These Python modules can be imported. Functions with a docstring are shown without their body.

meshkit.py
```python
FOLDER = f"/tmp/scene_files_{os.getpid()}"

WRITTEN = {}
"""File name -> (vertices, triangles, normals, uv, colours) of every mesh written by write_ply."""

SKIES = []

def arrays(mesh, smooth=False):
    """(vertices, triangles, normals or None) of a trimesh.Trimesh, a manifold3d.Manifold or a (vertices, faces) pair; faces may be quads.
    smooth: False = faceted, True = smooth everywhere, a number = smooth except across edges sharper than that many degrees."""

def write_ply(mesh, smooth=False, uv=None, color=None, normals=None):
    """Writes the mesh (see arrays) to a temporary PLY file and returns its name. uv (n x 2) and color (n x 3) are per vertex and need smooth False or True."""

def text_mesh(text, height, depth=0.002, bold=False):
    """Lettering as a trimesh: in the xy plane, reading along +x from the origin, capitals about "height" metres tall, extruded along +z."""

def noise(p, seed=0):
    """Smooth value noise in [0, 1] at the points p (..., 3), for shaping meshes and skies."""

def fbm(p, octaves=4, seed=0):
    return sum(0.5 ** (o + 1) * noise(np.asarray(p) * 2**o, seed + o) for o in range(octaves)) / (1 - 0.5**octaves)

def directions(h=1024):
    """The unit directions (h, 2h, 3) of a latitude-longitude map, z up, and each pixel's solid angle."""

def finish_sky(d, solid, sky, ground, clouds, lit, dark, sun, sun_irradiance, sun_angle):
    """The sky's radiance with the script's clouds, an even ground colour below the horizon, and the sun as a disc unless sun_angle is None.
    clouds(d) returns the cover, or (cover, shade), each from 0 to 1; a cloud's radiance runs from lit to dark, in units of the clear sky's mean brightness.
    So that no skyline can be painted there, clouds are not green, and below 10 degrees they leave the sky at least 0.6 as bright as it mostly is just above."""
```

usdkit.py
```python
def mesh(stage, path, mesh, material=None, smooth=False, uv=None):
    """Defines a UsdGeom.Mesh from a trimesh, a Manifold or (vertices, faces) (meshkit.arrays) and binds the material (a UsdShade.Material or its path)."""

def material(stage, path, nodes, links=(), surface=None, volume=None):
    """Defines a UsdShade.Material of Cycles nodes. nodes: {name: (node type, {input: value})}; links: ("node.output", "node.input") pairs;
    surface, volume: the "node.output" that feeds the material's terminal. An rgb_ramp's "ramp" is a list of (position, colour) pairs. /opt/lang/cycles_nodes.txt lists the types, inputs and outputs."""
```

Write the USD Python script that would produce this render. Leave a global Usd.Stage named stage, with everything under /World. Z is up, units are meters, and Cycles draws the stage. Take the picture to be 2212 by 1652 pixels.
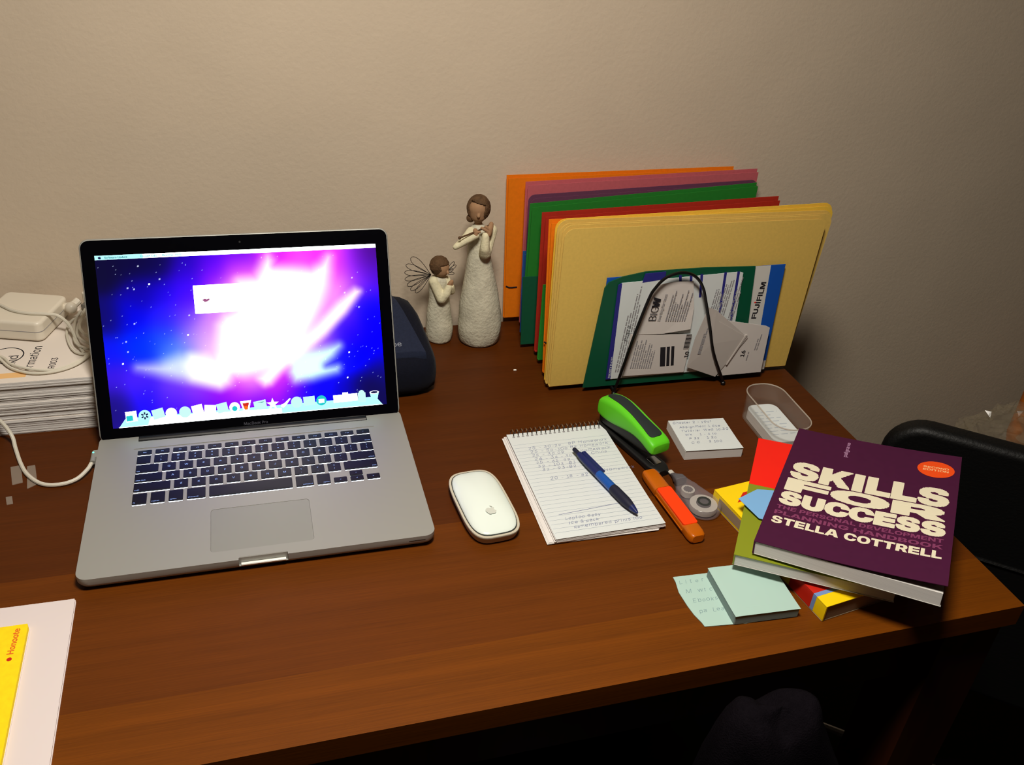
import math, random, glob, shapely
import numpy as np, trimesh, usdkit, meshkit
from pxr import Usd, UsdGeom, UsdLux, UsdShade, Gf, Sdf, Vt
from shapely.geometry import Polygon, Point, LineString, box as sbox
from shapely import affinity
from shapely.ops import unary_union
from manifold3d import Manifold, CrossSection

stage = Usd.Stage.CreateInMemory()
UsdGeom.SetStageUpAxis(stage, UsdGeom.Tokens.z)
UsdGeom.SetStageMetersPerUnit(stage, 1.0)
UsdGeom.Xform.Define(stage, '/World')
random.seed(4)
rng = np.random.default_rng(4)
DESK = 0.74                                   # height of the desk top; things on it are measured from there

# ------------------------------------------------------------------ camera, lights
cam = UsdGeom.Camera.Define(stage, '/World/camera')
cam.CreateHorizontalApertureAttr(36.0)
cam.CreateVerticalApertureAttr(36.0 * 1652 / 2212)
cam.CreateFocalLengthAttr(36.0 * 1950 / 2212)
cam.CreateClippingRangeAttr(Gf.Vec2f(0.01, 50))
cam.CreateExposureAttr(0.0)
right = (0.96167834, -0.26542131, 0.06874803)
up = (0.0840391, 0.5240196, 0.84754994)
back = (-0.26098313, -0.8092929, 0.52624406)
eye = (0.01785549, -0.73359667, 0.68204101 + DESK)
cam.AddTransformOp().Set(Gf.Matrix4d(*right, 0, *up, 0, *back, 0, *eye, 1))

lamp = UsdLux.DiskLight.Define(stage, '/World/ceiling_lamp_light')     # the room's pendant lamp, above the desk and out of frame
lamp.CreateRadiusAttr(0.13)
lamp.CreateIntensityAttr(106.0)
lamp.CreateColorAttr(Gf.Vec3f(1.0, 0.93, 0.82))
lamp.AddTranslateOp().Set(Gf.Vec3d(0.14, -0.31, DESK + 1.18))


# ------------------------------------------------------------------ helpers
used = {}


def fresh(parent, name):
    key = (parent, name)
    n = used.get(key, 0)
    used[key] = n + 1
    return f'{parent}/{name}' + (f'_{n:03d}' if n else '')


def keys(prim, label=None, cat=None, group=None, kind=None):
    for k, v in (('label', label), ('category', cat), ('group', group), ('kind', kind)):
        if v:
            prim.SetCustomDataByKey(k, v)


def thing(name, label, cat, loc=(0, 0, 0), rz=0.0, group=None, kind=None, on_desk=True):
    x = UsdGeom.Xform.Define(stage, fresh('/World', name))
    x.AddTranslateOp().Set(Gf.Vec3d(loc[0], loc[1], loc[2] + (DESK if on_desk else 0)))
    if rz:
        x.AddRotateZOp().Set(float(rz))
    keys(x.GetPrim(), label, cat, group, kind)
    return str(x.GetPath())


def part(parent, name, mesh, mat, smooth=30, label=None, kind=None, uv=None):
    m = usdkit.mesh(stage, fresh(parent, name), mesh, M[mat] if isinstance(mat, str) else mat, smooth=smooth, uv=uv)
    keys(m.GetPrim(), label, None, None, kind)
    return str(m.GetPath())


def struct(name, mesh, mat, smooth=False):
    m = usdkit.mesh(stage, fresh('/World', name), mesh, M[mat], smooth=smooth)
    keys(m.GetPrim(), None, None, None, 'structure')


def cat(*ms):
    return trimesh.util.concatenate([m for m in ms if m is not None])


def tri(m):
    if isinstance(m, Manifold):
        k = m.to_mesh()
        return trimesh.Trimesh(np.array(k.vert_properties[:, :3]), np.array(k.tri_verts), process=False)
    return m


def mv(m, x=0, y=0, z=0, rx=0, ry=0, rz=0):
    m = tri(m).copy()
    a, b, c = (math.radians(v) for v in (rx, ry, rz))
    R = trimesh.transformations.euler_matrix(a, b, c, 'sxyz')
    R[:3, 3] = (x, y, z)
    m.apply_transform(R)
    return m


def bx(x0, x1, y0, y1, z0, z1):
    return trimesh.creation.box(bounds=[[x0, y0, z0], [x1, y1, z1]])


def rrect(x0, x1, y0, y1, r, n=6):
    r = max(r, 1e-5)
    pts = []
    for cx, cy, a in ((x1 - r, y1 - r, 0), (x0 + r, y1 - r, 90), (x0 + r, y0 + r, 180), (x1 - r, y0 + r, 270)):
        for k in range(n + 1):
            t = math.radians(a + 90 * k / n)
            pts.append((cx + r * math.cos(t), cy + r * math.sin(t)))
    return Polygon(pts)


def prism(poly, z0, z1):
    gs = [g for g in getattr(poly, 'geoms', [poly]) if g.area > 1e-12]
    ms = []
    for g in gs:
        m = trimesh.creation.extrude_polygon(g, z1 - z0, engine='earcut')
        m.apply_translation((0, 0, z0))
        ms.append(m)
    return cat(*ms)


def bevel(poly, z0, z1, b, steps=3):
    """A prism whose top and bottom edges are rounded by b (convex outlines)."""
    p = np.array(poly.exterior.coords)[:-1]
    if poly.exterior.is_ccw is False:
        p = p[::-1]
    rings = []
    for k in range(steps + 1):
        t = math.pi / 2 * k / steps
        rings.append((b * (1 - math.sin(t)), z0 + b * (1 - math.cos(t))))
    rings += [(i, z0 + z1 - z) for i, z in rings[::-1]]
    nxt, prv = np.roll(p, -1, 0), np.roll(p, 1, 0)
    e1 = (p - prv) / (np.linalg.norm(p - prv, axis=1)[:, None] + 1e-12)
    e2 = (nxt - p) / (np.linalg.norm(nxt - p, axis=1)[:, None] + 1e-12)
    n1, n2 = np.stack([e1[:, 1], -e1[:, 0]], 1), np.stack([e2[:, 1], -e2[:, 0]], 1)
    nn = n1 + n2
    nn /= np.maximum((nn * n1).sum(1), 0.3)[:, None]
    return loft([np.column_stack([p - nn * i, np.full(len(p), z)]) for i, z in rings])


def loft(rings, caps=True):
    rings = [np.asarray(r, float) for r in rings]
    n, k = len(rings[0]), len(rings)
    v = np.vstack(rings)
    f = []
    for a in range(k - 1):
        for j in range(n):
            j2 = (j + 1) % n
            f += [(a * n + j, a * n + j2, (a + 1) * n + j2), (a * n + j, (a + 1) * n + j2, (a + 1) * n + j)]
    if caps:
        v = np.vstack([v, rings[0].mean(0), rings[-1].mean(0)])
        for j in range(n):
            j2 = (j + 1) % n
            f += [(k * n, j2, j), (k * n + 1, (k - 1) * n + j, (k - 1) * n + j2)]
    m = trimesh.Trimesh(v, f, process=False)
    if m.volume < 0:
        m.invert()
    return m


def lathe(profile, n=24):
    """profile: (radius, z) from bottom to top."""
    a = np.arange(n) * 2 * math.pi / n
    return loft([np.column_stack([max(r, 1e-5) * np.cos(a), max(r, 1e-5) * np.sin(a), np.full(n, z)]) for r, z in profile])


def spline(pts, n=8):
    p = np.asarray(pts, float)
    q = np.vstack([2 * p[0] - p[1], p, 2 * p[-1] - p[-2]])
    out = []
    for i in range(1, len(q) - 2):
        for t in np.arange(n) / n:
            a, b, c, d = q[i - 1:i + 3]
            out.append(0.5 * (2 * b + (c - a) * t + (2 * a - 5 * b + 4 * c - d) * t * t + (3 * b - a - 3 * c + d) * t ** 3))
    out.append(p[-1])
    return np.array(out)


def tube(pts, r, sides=8, closed=False):
    p = np.asarray(pts, float)
    k = len(p)
    t = (np.roll(p, -1, 0) - np.roll(p, 1, 0)) if closed else np.gradient(p, axis=0)
    t /= np.linalg.norm(t, axis=1, keepdims=True) + 1e-12
    a = np.cross(t[0], (0, 0, 1.0) if abs(t[0][2]) < .9 else (1.0, 0, 0))
    A = []
    for i in range(k):
        a = a - t[i] * (a @ t[i])
        a /= np.linalg.norm(a) + 1e-12
        A.append(a)
    A = np.array(A)
    B = np.cross(t, A)
    rr = np.broadcast_to(r, (k,))
    ang = np.arange(sides) * 2 * math.pi / sides
    rings = [p[i] + rr[i] * (np.cos(ang)[:, None] * A[i] + np.sin(ang)[:, None] * B[i]) for i in range(k)]
    return loft(rings + [rings[0]], caps=False) if closed else loft(rings)


def blob(chains, refine=.004, smooth=8):
    """Limbs: hulls of spheres at the joints, joined and smoothed into one surface. chains: lists of (x, y, z, radius)."""
    whole = Manifold()
    for ch in chains:
        for (x, y, z, r), (X, Y, Z, Rr) in zip(ch[:-1], ch[1:]):
            s1 = Manifold.sphere(r, 16).translate((x, y, z))
            s2 = Manifold.sphere(Rr, 16).translate((X, Y, Z))
            whole = whole + Manifold.batch_hull([s1, s2])
    m = tri(whole.refine_to_length(refine))
    m = trimesh.Trimesh(m.vertices, m.faces, process=True)
    trimesh.smoothing.filter_taubin(m, iterations=smooth)
    return m


FONT = {}


def glyphs(text, h, weight=400, size=72, simp=.6):
    """A 2-d outline of the text, capitals h tall, baseline at 0, starting at x = 0."""
    from PIL import Image, ImageDraw, ImageFont
    if (size, weight) not in FONT:
        f = ImageFont.truetype(glob.glob('/opt/blender-*/*/datafiles/fonts/Inter.woff2')[0], size)
        f.set_variation_by_axes([14 if weight < 700 else 32, weight])
        FONT[(size, weight)] = f
    f = FONT[(size, weight)]
    x0, y0, x1, y1 = (int(v) for v in f.getbbox(text, anchor='ls'))
    im = Image.new('L', (x1 - x0 + 8, y1 - y0 + 8))
    dr = ImageDraw.Draw(im)
    if 'I' in text:                                        # a plain capital I, without the font's slabs
        pen, stem = 4 - x0, size * np.interp(weight, [250, 500, 800, 900], [.06, .10, .165, .195])
        for ch in text:
            if ch == 'I':
                pen += size * .07
                dr.rectangle((pen, 4 - y0 - size * .727, pen + stem, 3 - y0), fill=255)
                pen += stem + size * .07
            else:
                dr.text((pen, 4 - y0), ch, 255, font=f, anchor='ls')
                pen += f.getlength(ch)
    else:
        dr.text((4 - x0, 4 - y0), text, 255, font=f, anchor='ls')
    on = np.pad(np.asarray(im) > 127, ((0, 0), (1, 1))).astype(np.int8)
    rows, starts = np.nonzero(np.diff(on, axis=1) == 1)
    ends = np.nonzero(np.diff(on, axis=1) == -1)[1]
    sh = unary_union([sbox(a, -r - 1, b, -r) for a, b, r in zip(starts, ends, rows)]).buffer(.5).buffer(-.5).simplify(simp)
    s = h / (size * .727)
    return affinity.affine_transform(sh, [s, 0, 0, s, -4 * s, (4 - y0) * s])


def fitted(text, x0, x1, y0, y1, weight=900, **kw):
    """Text stretched into a rectangle."""
    g = glyphs(text, 1.0, weight, **kw)
    a, b, c, d = g.bounds
    return affinity.affine_transform(g, [(x1 - x0) / (c - a), 0, 0, (y1 - y0) / (d - b), x0 - a * (x1 - x0) / (c - a), y0 - b * (y1 - y0) / (d - b)])


def script(text, h, slant=.25, seed=0):
    """Handwriting-like thin slanted lettering with an uneven baseline."""
    r = random.Random(seed)
    x, out = 0.0, []
    for ch in text:
        if ch == ' ':
            x += h * .55
            continue
        g = glyphs(ch, h * r.uniform(.85, 1.12), 250, size=40, simp=.5)
        g = affinity.affine_transform(g, [1.05, slant, 0, 1, x, r.uniform(-.08, .08) * h])
        out.append(g)
        x = g.bounds[2] + h * .08
    return unary_union(out)


def dashes(w, h, pitch, seed=0, fill=.5, words=(.004, .012)):
    """Rows of print too small to read: broken bars."""
    r = random.Random(seed)
    out, y = [], h
    while y > pitch:
        x, end = 0.0, w * r.uniform(.55, 1)
        while x < end:
            l = min(r.uniform(*words), end - x)
            out.append(sbox(x, y - pitch * fill, x + l, y))
            x += l + pitch * .5
        y -= pitch
    return unary_union(out)


def apple(h):
    """The fruit emblem: two lobes, a bite, a leaf."""
    b = unary_union([Point(-.2, .02).buffer(.31), Point(.2, .02).buffer(.31), Point(-.13, -.2).buffer(.27), Point(.13, -.2).buffer(.27)])
    b = b.difference(Point(.56, .1).buffer(.25)).difference(Point(0, .42).buffer(.14)).difference(Point(0, -.55).buffer(.13))
    leaf = Point(0, 0).buffer(.25).intersection(Point(.25, .25).buffer(.25))
    leaf = affinity.translate(affinity.scale(leaf, .8, .8), .0, .36)
    g = unary_union([b, leaf])
    return affinity.scale(g, h, h, origin=(0, 0))


def ink(poly, t=.00006):
    return prism(poly, 0, t)


# ------------------------------------------------------------------ materials
M = {}


def lin(c):
    return [(v / 255 / 12.92 if v <= 10 else ((v / 255 + .055) / 1.055) ** 2.4) for v in c]


def mat(name, rgb, rough=.5, metal=0.0, spec=.5, vary=0.0, scale=60, bump=0.0, bscale=400, trans=0.0, ior=1.45, alpha=1.0, coat=0.0, emit=None, es=0.0, sheen=0.0, stretch=None, subs=0.0):
    c = lin(rgb)
    p = {'base_color': c, 'roughness': rough, 'metallic': metal, 'specular_ior_level': spec, 'transmission_weight': trans, 'ior': ior, 'alpha': alpha, 'coat_weight': coat, 'sheen_weight': sheen}
    if emit is not None:
        p['emission_color'], p['emission_strength'] = list(emit), es
    nodes, links = {'p': ('principled_bsdf', p)}, []
    if vary or bump:
        nodes['g'] = ('geometry', {})
        src = 'g.position'
        if stretch:
            nodes['map'] = ('mapping', {'scale': stretch})
            links.append(('g.position', 'map.vector'))
            src = 'map.vector'
    if vary:
        nodes['n'] = ('noise_texture', {'scale': scale, 'detail': 5.0, 'roughness': .6})
        nodes['r'] = ('rgb_ramp', {'ramp': [(.3, [v * (1 - vary) for v in c]), (.7, [min(1, v * (1 + vary)) for v in c])]})
        links += [(src, 'n.vector'), ('n.fac', 'r.fac'), ('r.color', 'p.base_color')]
    if bump:
        nodes['bn'] = ('noise_texture', {'scale': bscale, 'detail': 3.0})
        nodes['b'] = ('bump', {'strength': 1.0, 'distance': bump})
        links += [(src, 'bn.vector'), ('bn.fac', 'b.height'), ('b.normal', 'p.normal')]
    M[name] = usdkit.material(stage, '/World/Looks/' + name, nodes, links, surface='p.BSDF')


def glow(name, color, s):
    M[name] = usdkit.material(stage, '/World/Looks/' + name, {'e': ('emission', {'color': list(color), 'strength': s})}, [], surface='e.emission')


# the desk's veneer: fine grain along x, front board truly lighter, rear boards also darkened for fading light
def veneer(name, rgb):
    wood = [[v * k for v in lin(rgb)] for k in (.62, 1.0, 1.38)]
    M[name] = usdkit.material(stage, '/World/Looks/' + name, {
    'g': ('geometry', {}),
    'm1': ('mapping', {'scale': (1.2, 60.0, 60.0)}),
    'm2': ('mapping', {'scale': (14.0, 700.0, 700.0)}),
    'n1': ('noise_texture', {'scale': 1.0, 'detail': 4.0, 'distortion': .6}),
    'n2': ('noise_texture', {'scale': 1.0, 'detail': 6.0, 'roughness': .7}),
    'mx': ('math', {'math_type': 'multiply_add', 'value2': .4, 'value3': 0.0}),
    'ad': ('math', {'math_type': 'multiply_add', 'value2': .6}),
    'r': ('rgb_ramp', {'ramp': [(.25, wood[0]), (.52, wood[1]), (.8, wood[2])]}),
    'b': ('bump', {'strength': .6, 'distance': .00012}),
    'p': ('principled_bsdf', {'roughness': .45, 'specular_ior_level': .16}),
}, [('g.position', 'm1.vector'), ('g.position', 'm2.vector'), ('m1.vector', 'n1.vector'), ('m2.vector', 'n2.vector'), ('n1.fac', 'mx.value1'), ('n2.fac', 'ad.value1'), ('mx.value', 'ad.value3'),
    ('ad.value', 'r.fac'), ('r.color', 'p.base_color'), ('n2.fac', 'b.height'), ('b.normal', 'p.normal')], surface='p.BSDF')


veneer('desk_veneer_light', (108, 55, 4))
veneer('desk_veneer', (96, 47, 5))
veneer('desk_veneer_dimmed', (80, 37, 5))  # rear boards: the lamp's fall-off is put into the wood colour
mat('wall_paint', (208, 191, 169), .85, spec=.2, vary=.03, scale=6, bump=.0004, bscale=170)
mat('ceiling_paint', (228, 222, 210), .9, spec=.1)
mat('floor_carpet', (38, 30, 24), .95, spec=.05, vary=.25, scale=300, bump=.002, bscale=500)
mat('aluminium', (164, 164, 158), .48, metal=.35, spec=.4)
mat('aluminium_pad', (154, 155, 148), .48, metal=.35, spec=.4)
mat('key_black', (9, 9, 14), .42, spec=.45)
mat('bezel_black', (4, 4, 8), .12, spec=.5)
mat('hinge_black', (6, 6, 9), .4)
glow('key_light', (.80, .88, 1.0), 2.6)
glow('key_legend', (.34, .50, 1.0), 1.0)
glow('green_light', (.2, 1.0, .75), 1.6)
glow('screen_white', (.93, 1.0, .98), 1.7)
glow('screen_pale', (.62, .98, .95), 1.0)
glow('screen_ice', (.45, 1.0, .98), 1.15)
glow('screen_cyan', (.02, .62, .64), 1.0)
glow('screen_teal', (.01, .22, .30), .8)
glow('screen_dark', (.02, .02, .12), .6)
glow('screen_orange', (1.0, .16, .01), 1.1)
glow('screen_red', (.75, .03, .02), .9)
glow('screen_mauve', (.45, .12, .3), .8)
mat('bezel_lettering', (74, 74, 84), .5)
mat('notch_glint_white', (250, 248, 240), .2, spec=1.0)  # white of the painted highlight in the thumb notch
mat('white_plastic', (226, 217, 200), .35, spec=.5)
mat('white_cable', (216, 210, 194), .5)
mat('grey_metal', (150, 150, 148), .35, metal=.8)
mat('paper', (216, 222, 222), .8, spec=.2)
mat('paper_warm', (226, 216, 206), .8, spec=.2)
mat('paper_edge', (218, 214, 210), .9, spec=.1, vary=.22, scale=1.0, stretch=(6, 6, 2600))
mat('paper_pink', (222, 210, 208), .85, spec=.1)
mat('print_grey', (146, 143, 146), .8, spec=.1)
mat('print_dark', (40, 38, 42), .8, spec=.1)
mat('pen_ink', (118, 124, 160), .8, spec=.1)
mat('rule_line', (172, 183, 194), .8, spec=.1)
mat('peach', (235, 188, 128), .8, spec=.1)
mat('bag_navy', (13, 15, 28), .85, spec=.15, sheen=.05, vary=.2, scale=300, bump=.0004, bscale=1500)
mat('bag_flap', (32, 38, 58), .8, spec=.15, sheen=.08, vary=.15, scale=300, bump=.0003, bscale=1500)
mat('bag_thread', (130, 134, 148), .7)
mat('resin_cream', (205, 200, 178), .75, spec=.2, vary=.14, scale=55, bump=.0012, bscale=220)
mat('resin_sleeve', (222, 214, 180), .75, spec=.2, vary=.10, scale=80, bump=.0008, bscale=260)
mat('resin_skin', (160, 124, 92), .7, spec=.2, vary=.08)
mat('resin_hair', (92, 68, 46), .75, spec=.2, vary=.3, scale=140, bump=.0012, bscale=500)
mat('wing_wire', (60, 56, 54), .45, metal=.6)
for n_, c_ in dict(orange=(236, 124, 14), pink=(196, 96, 104), purple=(104, 58, 84), green=(36, 122, 40), dark_green=(18, 84, 56), red=(170, 42, 26), blue=(40, 84, 150), leaf_green=(44, 140, 44), manila=(220, 184, 94), manila_edge=(236, 192, 66)).items():
    mat('card_' + n_, c_, .8, spec=.2, vary=.05, scale=220)
mat('wallet_green', (10, 82, 56), .4, spec=.4)
mat('envelope_blue', (24, 84, 180), .5, spec=.35)
mat('envelope_white', (214, 212, 206), .55)
mat('form_navy', (38, 38, 128), .6)
mat('form_green', (24, 92, 48), .6)
mat('receipt', (214, 207, 202), .7, spec=.2)
mat('receipt_b', (190, 182, 176), .7, spec=.2)
mat('wire_black', (10, 10, 11), .35, spec=.5)
mat('stapler_green', (96, 208, 34), .42, spec=.4)
mat('stapler_grip', (30, 40, 40), .6)
mat('stapler_black', (14, 14, 14), .5)
mat('chrome', (190, 188, 184), .2, metal=1.0)
mat('clear_plastic', (196, 184, 170), .12, alpha=.11, spec=.8)
mat('clear_rim', (206, 194, 178), .2, alpha=.55, spec=.8)
mat('highlight_cap', (206, 104, 8), .28, spec=.5, alpha=.8)
mat('highlight_body', (255, 62, 8), .4, spec=.4, emit=(1.0, .08, .0), es=.06)
mat('tape_shell', (150, 142, 148), .15, alpha=.30, spec=.7)
mat('tape_inner', (92, 88, 92), .35, spec=.5)
mat('tape_white', (206, 200, 190), .4)
mat('tape_dark', (46, 50, 48), .5)
mat('pen_navy', (22, 34, 92), .4)
mat('pen_blue', (16, 82, 168), .25, spec=.5)
mat('pen_grip', (22, 24, 48), .6)
mat('mouse_white', (230, 240, 232), .22, spec=.5)
mat('mouse_base', (196, 188, 168), .5)
mat('mouse_emblem', (206, 210, 200), .4)
mat('cover_pale', (176, 132, 168), .5)
mat('cover_purple', (70, 20, 54), .55, spec=.22, vary=.05, scale=120)
mat('cover_title', (232, 224, 196), .5)
mat('cover_subtitle', (128, 56, 96), .5)
mat('cover_orange', (242, 78, 14), .5)
mat('cover_peach', (250, 186, 130), .5)
mat('cover_red', (255, 30, 12), .5, vary=.06, scale=8, stretch=(1, 1, 1))
mat('cover_olive', (134, 144, 28), .5)
mat('cover_yellow', (252, 214, 8), .45)
mat('cover_crimson', (200, 34, 18), .45)
mat('cover_sky', (120, 150, 205), .45)
mat('pages', (226, 222, 218), .9, spec=.1, vary=.07, scale=1.0, stretch=(4, 4, 1500))
mat('pages_tan', (158, 138, 112), .9, spec=.1, vary=.12, scale=1.0, stretch=(4, 4, 1500))
mat('note_blue', (126, 178, 226), .75, spec=.2)
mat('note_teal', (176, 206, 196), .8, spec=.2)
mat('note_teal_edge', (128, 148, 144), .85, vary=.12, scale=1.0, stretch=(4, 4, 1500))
mat('note_ink', (112, 140, 148), .8)
mat('yellow_pad', (250, 218, 24), .7, spec=.2, vary=.06, scale=160)
mat('pad_red', (226, 96, 16), .7)
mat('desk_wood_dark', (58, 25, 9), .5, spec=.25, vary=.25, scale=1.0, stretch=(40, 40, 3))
mat('chair_black', (11, 11, 11), .5, spec=.35, bump=.0006, bscale=260)
mat('chair_wood', (16, 13, 11), .5)
mat('garment_dark', (15, 12, 16), .95, spec=.02, vary=.2, scale=200, bump=.001, bscale=700)
mat('frosted_tab', (190, 176, 160), .3, alpha=.26)
mat('crumb_white', (230, 225, 215), .8)
mat('wrap_clear', (170, 156, 130), .10, alpha=.20, spec=1.0)
mat('candy_orange', (196, 104, 6), .5, vary=.2)
mat('lamp_metal', (60, 55, 50), .5)

# the laptop's picture: colours are stored on the screen's own points
M['screen_picture'] = usdkit.material(stage, '/World/Looks/screen_picture', {'a': ('attribute', {'attribute': 'picture'}), 'e': ('emission', {'strength': 1.42})}, [('a.color', 'e.color')], surface='e.emission')

# ------------------------------------------------------------------ the room
WY = .508                                     # the wall behind the desk
struct('floor', bx(-3.0, 3.2, -4.6, WY, -.05, 0), 'floor_carpet')
struct('wall_back', bx(-3.0, 3.2, WY, WY + .1, 0, 2.6), 'wall_paint')
struct('wall_left', bx(-3.1, -3.0, -4.6, WY, 0, 2.6), 'wall_paint')
struct('wall_right', bx(3.2, 3.3, -4.6, WY, 0, 2.6), 'wall_paint')
struct('wall_front', bx(-3.0, 3.2, -4.7, -4.6, 0, 2.6), 'wall_paint')
struct('ceiling', bx(-3.0, 3.2, -4.6, WY, 2.6, 2.7), 'ceiling_paint')

# ------------------------------------------------------------------ desk (turned by half a degree)
t = thing('desk', 'reddish brown wooden desk with boarded top against the cream wall', 'desk', (.2, -.2215, 0), .55)
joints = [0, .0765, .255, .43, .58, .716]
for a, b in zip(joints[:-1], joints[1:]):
    part(t, 'board', bevel(sbox(-1.15, a, .588, b), -.028, 0, .00002), 'desk_veneer_light' if a == 0 else 'desk_veneer' if a < .2 else 'desk_veneer_dimmed')
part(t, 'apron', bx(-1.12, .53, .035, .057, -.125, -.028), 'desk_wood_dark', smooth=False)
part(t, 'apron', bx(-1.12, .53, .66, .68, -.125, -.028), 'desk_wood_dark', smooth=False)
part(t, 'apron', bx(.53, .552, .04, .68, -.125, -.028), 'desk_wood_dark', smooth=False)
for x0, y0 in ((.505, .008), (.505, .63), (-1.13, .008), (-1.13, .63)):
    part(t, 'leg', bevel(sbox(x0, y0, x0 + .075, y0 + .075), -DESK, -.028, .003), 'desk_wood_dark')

# ------------------------------------------------------------------ laptop
LW, ZT = .182, .0165
lap = thing('laptop', 'silver aluminium laptop open on the desk with a glowing purple and blue screen', 'laptop')
rows = [(.2110, .2028), (.1996, .1850), (.1823, .1676), (.1648, .1501), (.1474, .1323), (.1284, .1100)]
pitch, KX = .01915, -.1367
gap = .0040
layout = [[(1.0357, s) for s in ('esc', 'F1', 'F2', 'F3', 'F4', 'F5', 'F6', 'F7', 'F8', 'F9', 'F10', 'F11', 'F12', '-')],
          [(1, s) for s in '`1234567890-='] + [(1.5, 'delete')],
          [(1.5, 'tab')] + [(1, s) for s in 'QWERTYUIOP[]\\'],
          [(1.75, 'caps lock')] + [(1, s) for s in "ASDFGHJKL;'"] + [(1.75, 'return')],
          [(2.25, 'shift')] + [(1, s) for s in 'ZXCVBNM,./'] + [(2.25, 'shift')],
          [(1, 'fn'), (1, 'control'), (1, 'option'), (1.25, 'command'), (5, ''), (1.25, 'command'), (1, 'option'), (1, '<'), (1, '^'), (1, '>')]]
keyrects = []
for (y1, y0), row in zip(rows, layout):
    x = KX
    for w, s in row:
        a, b = x, x + w * pitch - gap
        if s in ('<', '>'):
            keyrects.append((a, b, y0, (y0 + y1) / 2 - .0004, s))
        elif s == '^':
            keyrects.append((a, b, (y0 + y1) / 2 + .0004, y1, '^'))
            keyrects.append((a, b, y0, (y0 + y1) / 2 - .0008, 'v'))
        else:
            keyrects.append((a, b, y0, y1, s))
        x += w * pitch
plan = rrect(-LW, LW, 0, .249, .012, 8).difference(sbox(-.1377, .2315, .1377, .3))
holes = unary_union([rrect(a + .0002, b - .0002, y0 - .0020, y1 - .0002, .0011, 3) for a, b, y0, y1, s in keyrects])
pad_rect = rrect(-.0535, .0525, .0165, .0865, .004)
notch = rrect(-.0258, .0240, -.01, .0042, .002)
deck = plan.difference(holes).difference(pad_rect).difference(notch)
lower = []
for i, z in ((.010, .0025), (.0035, .0035), (.0012, .0060), (0, .0090), (0, .0138)):
    r = rrect(-LW + i, LW - i, i, .249 - i, .012, 8)
    lower.append(np.column_stack([np.array(r.exterior.coords)[:-1], np.full(len(r.exterior.coords) - 1, z)]))
body = Manifold(__import__('manifold3d').Mesh(np.array(loft(lower).vertices, np.float32), np.array(loft(lower).faces, np.uint32)))
body = body - Manifold.cube((.2754, .05, .02)).translate((-.1377, .2315, .006)) - Manifold.cube((.0498, .0145, .0072)).translate((-.0258, -.01, .0072))
part(lap, 'base', cat(tri(body), prism(deck, .0138, ZT)), 'aluminium', smooth=35)
part(lap, 'trackpad', prism(rrect(-.0533, .0523, .0167, .0863, .0039), .0138, ZT - .0002), 'aluminium_pad', smooth=False)
part(lap, 'thumb_notch', bx(-.0257, .0239, .0034, .0044, .0072, .0163), 'aluminium', smooth=False)
part(lap, 'notch_glint', tube([(-.0235, .0014, .0090), (.0217, .0014, .0090)], .0018, 10), 'notch_glint_white', label='white bar painted as the lamp highlight in the front thumb notch')  # the scoop's specular highlight, modelled as a white bar
part(lap, 'key_backlight', prism(sbox(-.1385, .1075, .1395, .2125), .0139, .0159), 'key_light', smooth=False, label='white light glowing under the keys')
part(lap, 'keyboard_ridge', cat(bx(-.1415, .1440, .2160, .2172, ZT, ZT + .0007)), 'aluminium', smooth=False)
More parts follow.
